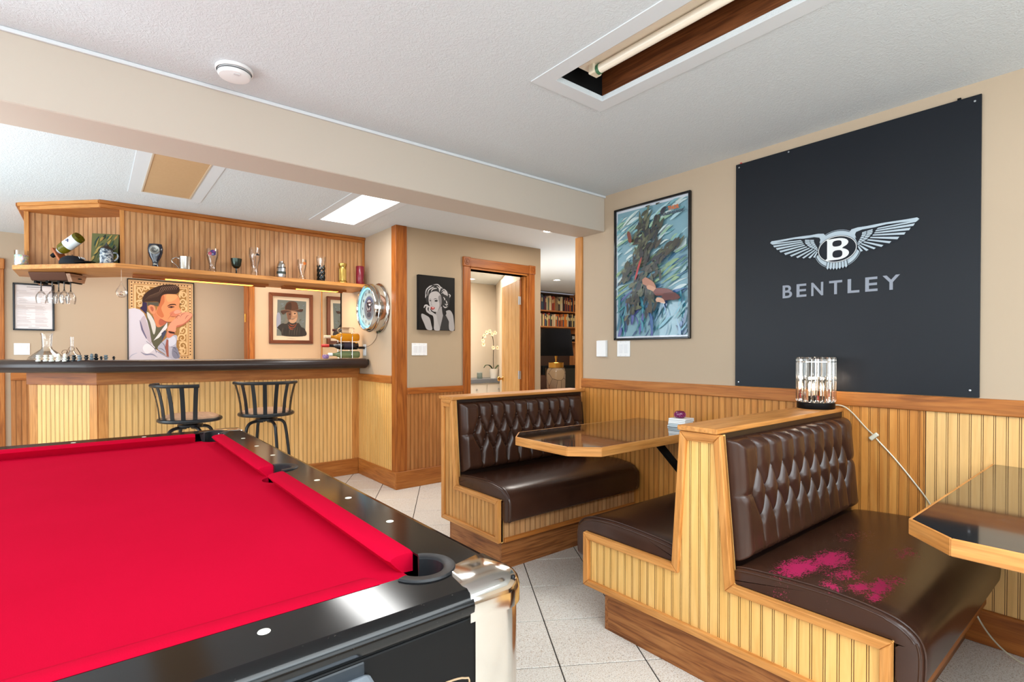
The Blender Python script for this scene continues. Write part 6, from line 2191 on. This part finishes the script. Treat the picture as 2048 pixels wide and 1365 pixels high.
for nm, pp in (('cord', pts), ('cord', pts2 + pts3[1:])):
    c = MB().tube(cr(pp, False, 8), 0.0034, 6).build(nm, CLEARC, o, smooth=True)
    c.location = -Vector(o.location)
m = MB(Matrix.Translation((2.970, 0.876, 0.843)) @ Matrix.Rotation(R(46), 4, 'X'))
m.box(-0.008, -0.010, -0.022, 0.006, 0.010, 0.022)
c = m.build('inline_switch', P('clear_switch', (214, 208, 190), 0.25), o, bevel=0.004, seg=2)
c.location = -Vector(o.location)

# coasters and votive on the booth table
CZ = 0.8008
for k in range(5):
    nm = ['lowest', 'second from the bottom', 'middle', 'fourth from the bottom', 'topmost'][k]
    c_ = (196, 204, 208) if k < 2 else (240, 238, 236)
    o = MB().box(-0.055, -0.055, 0, 0.055, 0.055, 0.0098).build('coaster', P('coaster_white_%d' % k, c_, 0.5), None, bevel=0.0015, loc=(2.80 + 0.003 * (k % 2), 1.842 - 0.002 * k, CZ + 0.0108 * k), rz=R(4 + 2 * (k % 3)))
    tag(o, '%s square white coaster, %s of the stack on the booth table' % (('grey-edged' if k < 2 else 'clean'), nm), 'coaster', 'coasters stacked on the booth table')
votive('purple mosaic votive candle holder on top of the coaster stack', (2.795, 1.84, CZ + 0.0108 * 5), (110, 24, 72), 0.98, (190, 70, 150))

# ------------------------------------------------------------------ library beyond the opening
BK = thing('bookcase', 'wall of oak bookshelves beyond the opening', 'bookcase', (7.2, 7.2, 0))
BD = oak_set('shelf_oak', (130, 76, 40), (178, 112, 62), (204, 142, 88))
bx0, bx1 = 5.75, 8.45
for z in (0.0, 0.42, 0.80, 1.26, 1.565, 2.050 - 0.34 + 0.0, 2.048):
    pass
for z in (0.40, 0.82, 1.575 - 0.0, 2.050):
    board('shelf', BK, bx0, 7.14, z - 0.022, bx1, 7.40, z, BD)
board('shelf', BK, bx0, 7.14, 1.753 - 0.022, bx1, 7.40, 1.753, BD)
board('back_panel', BK, bx0, 7.40, 0, bx1, 7.415, 2.40, P('dark_case_back', (62, 42, 32), 0.6))
for x in (bx0, 7.42, bx1 - 0.02):
    board('upright', BK, x, 7.15, 0, x + 0.02, 7.40, 2.40, BD)
bpy.data.objects.remove([c for c in BK.children if abs(c.bound_box[0][2] - (1.575 - 0.022)) < 1e-4][0])
board('side_shelf', BK, 7.225, 7.16, 1.452, 7.42, 7.40, 1.472, BD)
settle(BK)
cols = [((44, 30, 34), 'dark brown'), ((120, 44, 40), 'maroon'), ((196, 178, 140), 'cream'), ((70, 60, 52), 'charcoal'), ((214, 200, 168), 'ivory'), ((176, 92, 44), 'rust'), ((206, 176, 110), 'straw'), ((150, 60, 44), 'brick red'), ((58, 84, 96), 'slate blue'), ((212, 120, 40), 'orange'), ((90, 110, 90), 'sage'), ((226, 190, 150), 'peach'), ((54, 54, 70), 'ink blue'), ((190, 60, 40), 'red'), ((138, 110, 80), 'tan')]
rs = random.Random(21)
bmats = {}
for sname, zz, hmax, seq_seed in (('upper', 2.050, 0.30, 1), ('lower', 1.753, 0.262, 2)):
    x = 6.455
    k = 0
    while x < 7.385 and k < 36:
        w = rs.uniform(0.021, 0.040)
        if x + w > 7.415:
            break
        h = hmax * rs.uniform(0.76, 0.97)
        d = rs.uniform(0.15, 0.19)
        ci = rs.randrange(len(cols))
        c, cn = cols[ci]
        if cn not in bmats:
            bmats[cn] = P('cloth_' + cn.replace(' ', '_'), c, 0.6)
        o = thing('book', '%s book, %s from the doorway side on the %s book shelf' % (cn, ORD[k], sname), 'book', (x, 7.185 + rs.uniform(0, 0.02), zz + 0.0005), 0, 'books on the %s shelf' % sname)
        MB().box(0, 0, 0, w - 0.0015, d, h).build('cover', bmats[cn], o, bevel=0.002)
        if rs.random() < 0.6:
            MB().box(0.002, -0.0008, h * 0.55, w - 0.0035, -0.0001, h * 0.8).build('spine_label', P('gilt_label', (208, 186, 132), 0.5) if 'gilt_label' not in bpy.data.materials else bpy.data.materials['gilt_label'], o)
        x += w
        k += 1
o = thing('number_plaque', 'small black plaque with white number 58 on the side shelf', 'plaque', (7.275, 7.20, 1.4725), R(8))
MB().box(0, 0, 0, 0.115, 0.02, 0.15).build('plate', BLACKMATTE, o, bevel=0.002)
text_obj('number', '58', 0.085, o, 0.057, -0.001, 0.075, P('white_print', (222, 218, 208), 0.5), bold=0.001)
# fireplace / dark screen area and sofa
o = thing('fireplace_insert', 'black fireplace insert with framed glass below the bookshelves', 'fireplace', (6.95, 7.06, 0))
MB().box(-0.55, 0, 0.0, 0.50, 0.07, 1.02).build('surround', BLACKMATTE, o, bevel=0.01)
MB().box(-0.47, -0.012, 0.45, -0.03, 0.0, 0.96).build('glass_door', P('smoked_glass', (34, 34, 30), 0.1), o, bevel=0.003)
MB().box(0.0, -0.012, 0.45, 0.44, 0.0, 0.96).build('glass_door', bpy.data.materials['smoked_glass'], o, bevel=0.003)
for xx in (-0.49, -0.015, 0.45):
    MB().box(xx - 0.012, -0.016, 0.42, xx + 0.012, 0.0, 0.98).build('door_frame', P('bronze_frame', (86, 66, 48), 0.4, 0.6) if 'bronze_frame' not in bpy.data.materials else bpy.data.materials['bronze_frame'], o)
o = thing('console_table', 'low wooden console behind the booth carrying the black-shaded lamp', 'table', (5.30, 5.62, 0))
MB().box(-0.34, -0.2, 0.655, 0.42, 0.2, 0.685).build('tabletop', OAKD['x'], o, bevel=0.003)
for (x, y) in ((-0.3, -0.16), (0.38, -0.16), (-0.3, 0.16), (0.38, 0.16)):
    MB().box(x - 0.025, y - 0.025, 0, x + 0.025, y + 0.025, 0.655).build('leg', OAKD['z'], o, bevel=0.003)
o = thing('table_lamp', 'table lamp with black drum shade and marbled glass jar base beyond the opening', 'lamp', (5.335, 5.60, 0.6855))
t = NT('crackled_glass_jar')
v = t.coords((1, 1, 0.8))
vo = t.n('ShaderNodeTexVoronoi', feature='DISTANCE_TO_EDGE')
vo.inputs['Scale'].default_value = 7.0
t.l(v, vo.inputs['Vector'])
vc = t.n('ShaderNodeTexVoronoi')
vc.inputs['Scale'].default_value = 7.0
t.l(v, vc.inputs['Vector'])
sp = t.n('ShaderNodeSeparateColor')
t.l(vc.outputs['Color'], sp.inputs[0])
c = t.mix(sp.outputs[0], lin((128, 108, 90)), lin((164, 138, 106)))
t.l(t.mix(t.ramp(vo.outputs['Distance'], [(0.008, (1, 1, 1, 1)), (0.02, (0, 0, 0, 1))]), c, lin((40, 30, 26))), t.b.inputs['Base Color'])
t.b.inputs['Roughness'].default_value = 0.12
lathe_obj('glass_jar', [(0, 0), (0.10, 0), (0.125, 0.02), (0.138, 0.06), (0.140, 0.29), (0.125, 0.335), (0.108, 0.350), (0, 0.350)], t.m, o, 32, R(50))
lathe_obj('brass_collar', [(0.109, 0.3505), (0.113, 0.352), (0.113, 0.425), (0.104, 0.43), (0, 0.43)], BRASS, o, 32)
lathe_obj('stem', [(0, 0.4305), (0.015, 0.4305), (0.012, 0.46), (0.02, 0.50), (0.02, 0.56), (0, 0.56)], BRASS, o, 16)
lathe_obj('bulb', [(0, 0.5605), (0.012, 0.562), (0.028, 0.60), (0.020, 0.63), (0, 0.64)], emitter('warm_bulb', (255, 214, 160), 30), o, 16, True)
lathe_obj('drum_shade', [(0.258, 0.525), (0.212, 0.915), (0.209, 0.915), (0.255, 0.525)], P('black_shade', (9, 8, 9), 0.9, spec=0.1), o, 40)
MB().tube(cr([(0.13, 0, 0.004), (0.20, -0.03, 0.004), (0.27, -0.02, 0.004), (0.33, 0.02, 0.004)], False), 0.003, 6).build('cord', WHITEP, o)
point('table_lamp_light', (5.335, 5.60, 1.29), 6, (1, 0.75, 0.5), 0.04)
o = thing('armchair', 'dark brown leather armchair glimpsed left of the jar lamp', 'chair', (5.95, 6.65, 0))
MB().box(-0.42, -0.4, 0.12, 0.42, 0.4, 0.42).build('seat', LEATHER, o, bevel=0.05, seg=3, smooth=R(50))
MB().box(-0.42, 0.22, 0.42, 0.42, 0.42, 0.86).build('backrest', LEATHER, o, bevel=0.07, seg=3, smooth=R(50))
for x in (-0.44, 0.30):
    MB().box(x, -0.4, 0.12, x + 0.14, 0.3, 0.60).build('arm', LEATHER, o, bevel=0.05, seg=3, smooth=R(50))
for x in (-0.36, 0.36):
    for y in (-0.34, 0.34):
        MB().box(x - 0.03, y - 0.03, 0, x + 0.03, y + 0.03, 0.12).build('leg', BLACKMATTE, o)

# ------------------------------------------------------------------ bathroom
o = thing('vanity', 'white vanity drawer unit with slate-grey top in the bathroom', 'vanity', (5.0, 6.93, 0))
MB().box(-0.55, -0.20, 0.08, 0.35, 0.26, 0.775).build('body', P('white_cabinet', (232, 226, 216), 0.4), o, bevel=0.004)
MB().box(-0.60, -0.235, 0.775, 0.38, 0.268, 0.838).build('top', P('slate_top', (104, 110, 120), 0.3), o, bevel=0.004)
for x0, x1 in ((-0.52, -0.12), (-0.10, 0.32)):
    d = MB().box(x0, -0.215, 0.58, x1, -0.2005, 0.755).build('drawer', P('white_drawer', (226, 220, 212), 0.4) if 'white_drawer' not in bpy.data.materials else bpy.data.materials['white_drawer'], o, bevel=0.003)
    MB(Matrix.Translation(((x0 + x1) / 2, -0.215, 0.675)) @ Matrix.Rotation(R(90), 4, 'X')).lathe([(0.006, 0), (0.006, 0.012), (0.016, 0.018), (0.014, 0.028), (0, 0.03)], 14).build('knob', NICKEL, d, smooth=True)
    MB().box(x0, -0.2105, 0.12, x1, -0.2005, 0.56).build('drawer', bpy.data.materials['white_drawer'], o, bevel=0.003)
o = thing('orchid', 'white orchid with arching stem in a white pot on the vanity', 'plant', (5.13, 6.86, 0.8385))
lathe_obj('pot', [(0, 0), (0.055, 0), (0.078, 0.15), (0.080, 0.155), (0.074, 0.155), (0.06, 0.13), (0, 0.12)], WHITEC, o)
ST = P('dark_stem', (62, 52, 34), 0.6)
st = cr([(0, 0, 0.12), (-0.01, 0, 0.30), (-0.005, 0, 0.52), (-0.02, 0.0, 0.66), (-0.07, 0.0, 0.725), (-0.14, 0, 0.74), (-0.20, 0, 0.70), (-0.235, 0, 0.63)], False, 6)
MB().tube(st, 0.006, 7).build('stem', ST, o, smooth=True)
LFM = P('orchid_leaf', (58, 78, 44), 0.4)
for ang, L in ((185, 0.20), (5, 0.22), (-30, 0.16), (150, 0.14)):
    a = R(ang)
    rings = []
    for s_ in np.linspace(0, 1, 9):
        w_ = 0.028 * math.sin(PI * min(s_ * 0.9 + 0.1, 1.0)) + 0.002
        r_ = 0.02 + L * s_
        z = 0.14 + 0.10 * math.sin(s_ * 2.2) - (0.13 * s_ ** 3 if ang == -30 else 0.05 * s_ ** 2)
        c, s3 = math.cos(a), math.sin(a)
        rings.append([(r_ * c - w_ * s3, r_ * s3 + w_ * c, z + 0.006), (r_ * c, r_ * s3, z - 0.004), (r_ * c + w_ * s3, r_ * s3 - w_ * c, z + 0.006), (r_ * c, r_ * s3, z)])
    MB().loft(rings).build('leaf', LFM, o, smooth=True)
PET = P('orchid_petal', (250, 238, 206), 0.5)
CEN = P('orchid_centre', (196, 130, 50), 0.5)
for k, (x, z, tl) in enumerate(((-0.235, 0.61, 0.2), (-0.205, 0.69, 0.5), (-0.16, 0.745, -0.3), (-0.10, 0.765, 0.9), (-0.05, 0.72, 0.0), (-0.225, 0.55, 0.4), (0.055, 0.50, 0.3), (-0.03, 0.50, -0.5), (0.01, 0.745, 0.1))):
    M_ = Matrix.Translation((x, -0.02, z)) @ Matrix.Rotation(R(80), 4, 'X') @ Matrix.Rotation(tl, 4, 'Z')
    m = MB(M_)
    for p_ in range(5):
        a = 2 * PI * p_ / 5
        m.loft([[((0.006 + 0.034 * s_) * math.cos(a) - w_ * math.sin(a), (0.006 + 0.034 * s_) * math.sin(a) + w_ * math.cos(a), 0.008 * s_) for w_ in (-0.018 * math.sin(PI * min(1, s_ * .85 + .15)), 0, 0.018 * math.sin(PI * min(1, s_ * .85 + .15)))] for s_ in (0, 0.33, 0.66, 1.0)], closed=False, cap=False)
    fl = m.build('blossom', PET, o, smooth=True, fix=False)
    MB(M_).lathe([(0, -0.004), (0.008, 0.004), (0.004, 0.014), (0, 0.016)], 8).build('blossom_centre', CEN, fl)
o = thing('jar_candle', 'small grey-green glass jar candle on the vanity beside the orchid', 'candle', (4.86, 6.88, 0.8385))
lathe_obj('jar', [(0, 0), (0.042, 0), (0.044, 0.004), (0.044, 0.085), (0.042, 0.09), (0, 0.09)], P('grey_green_glass', (140, 156, 150), 0.12, trans=0.4), o)
lathe_obj('lid', [(0.043, 0.0905), (0.045, 0.0915), (0.045, 0.105), (0, 0.106)], P('jar_lid', (176, 178, 172), 0.4), o)
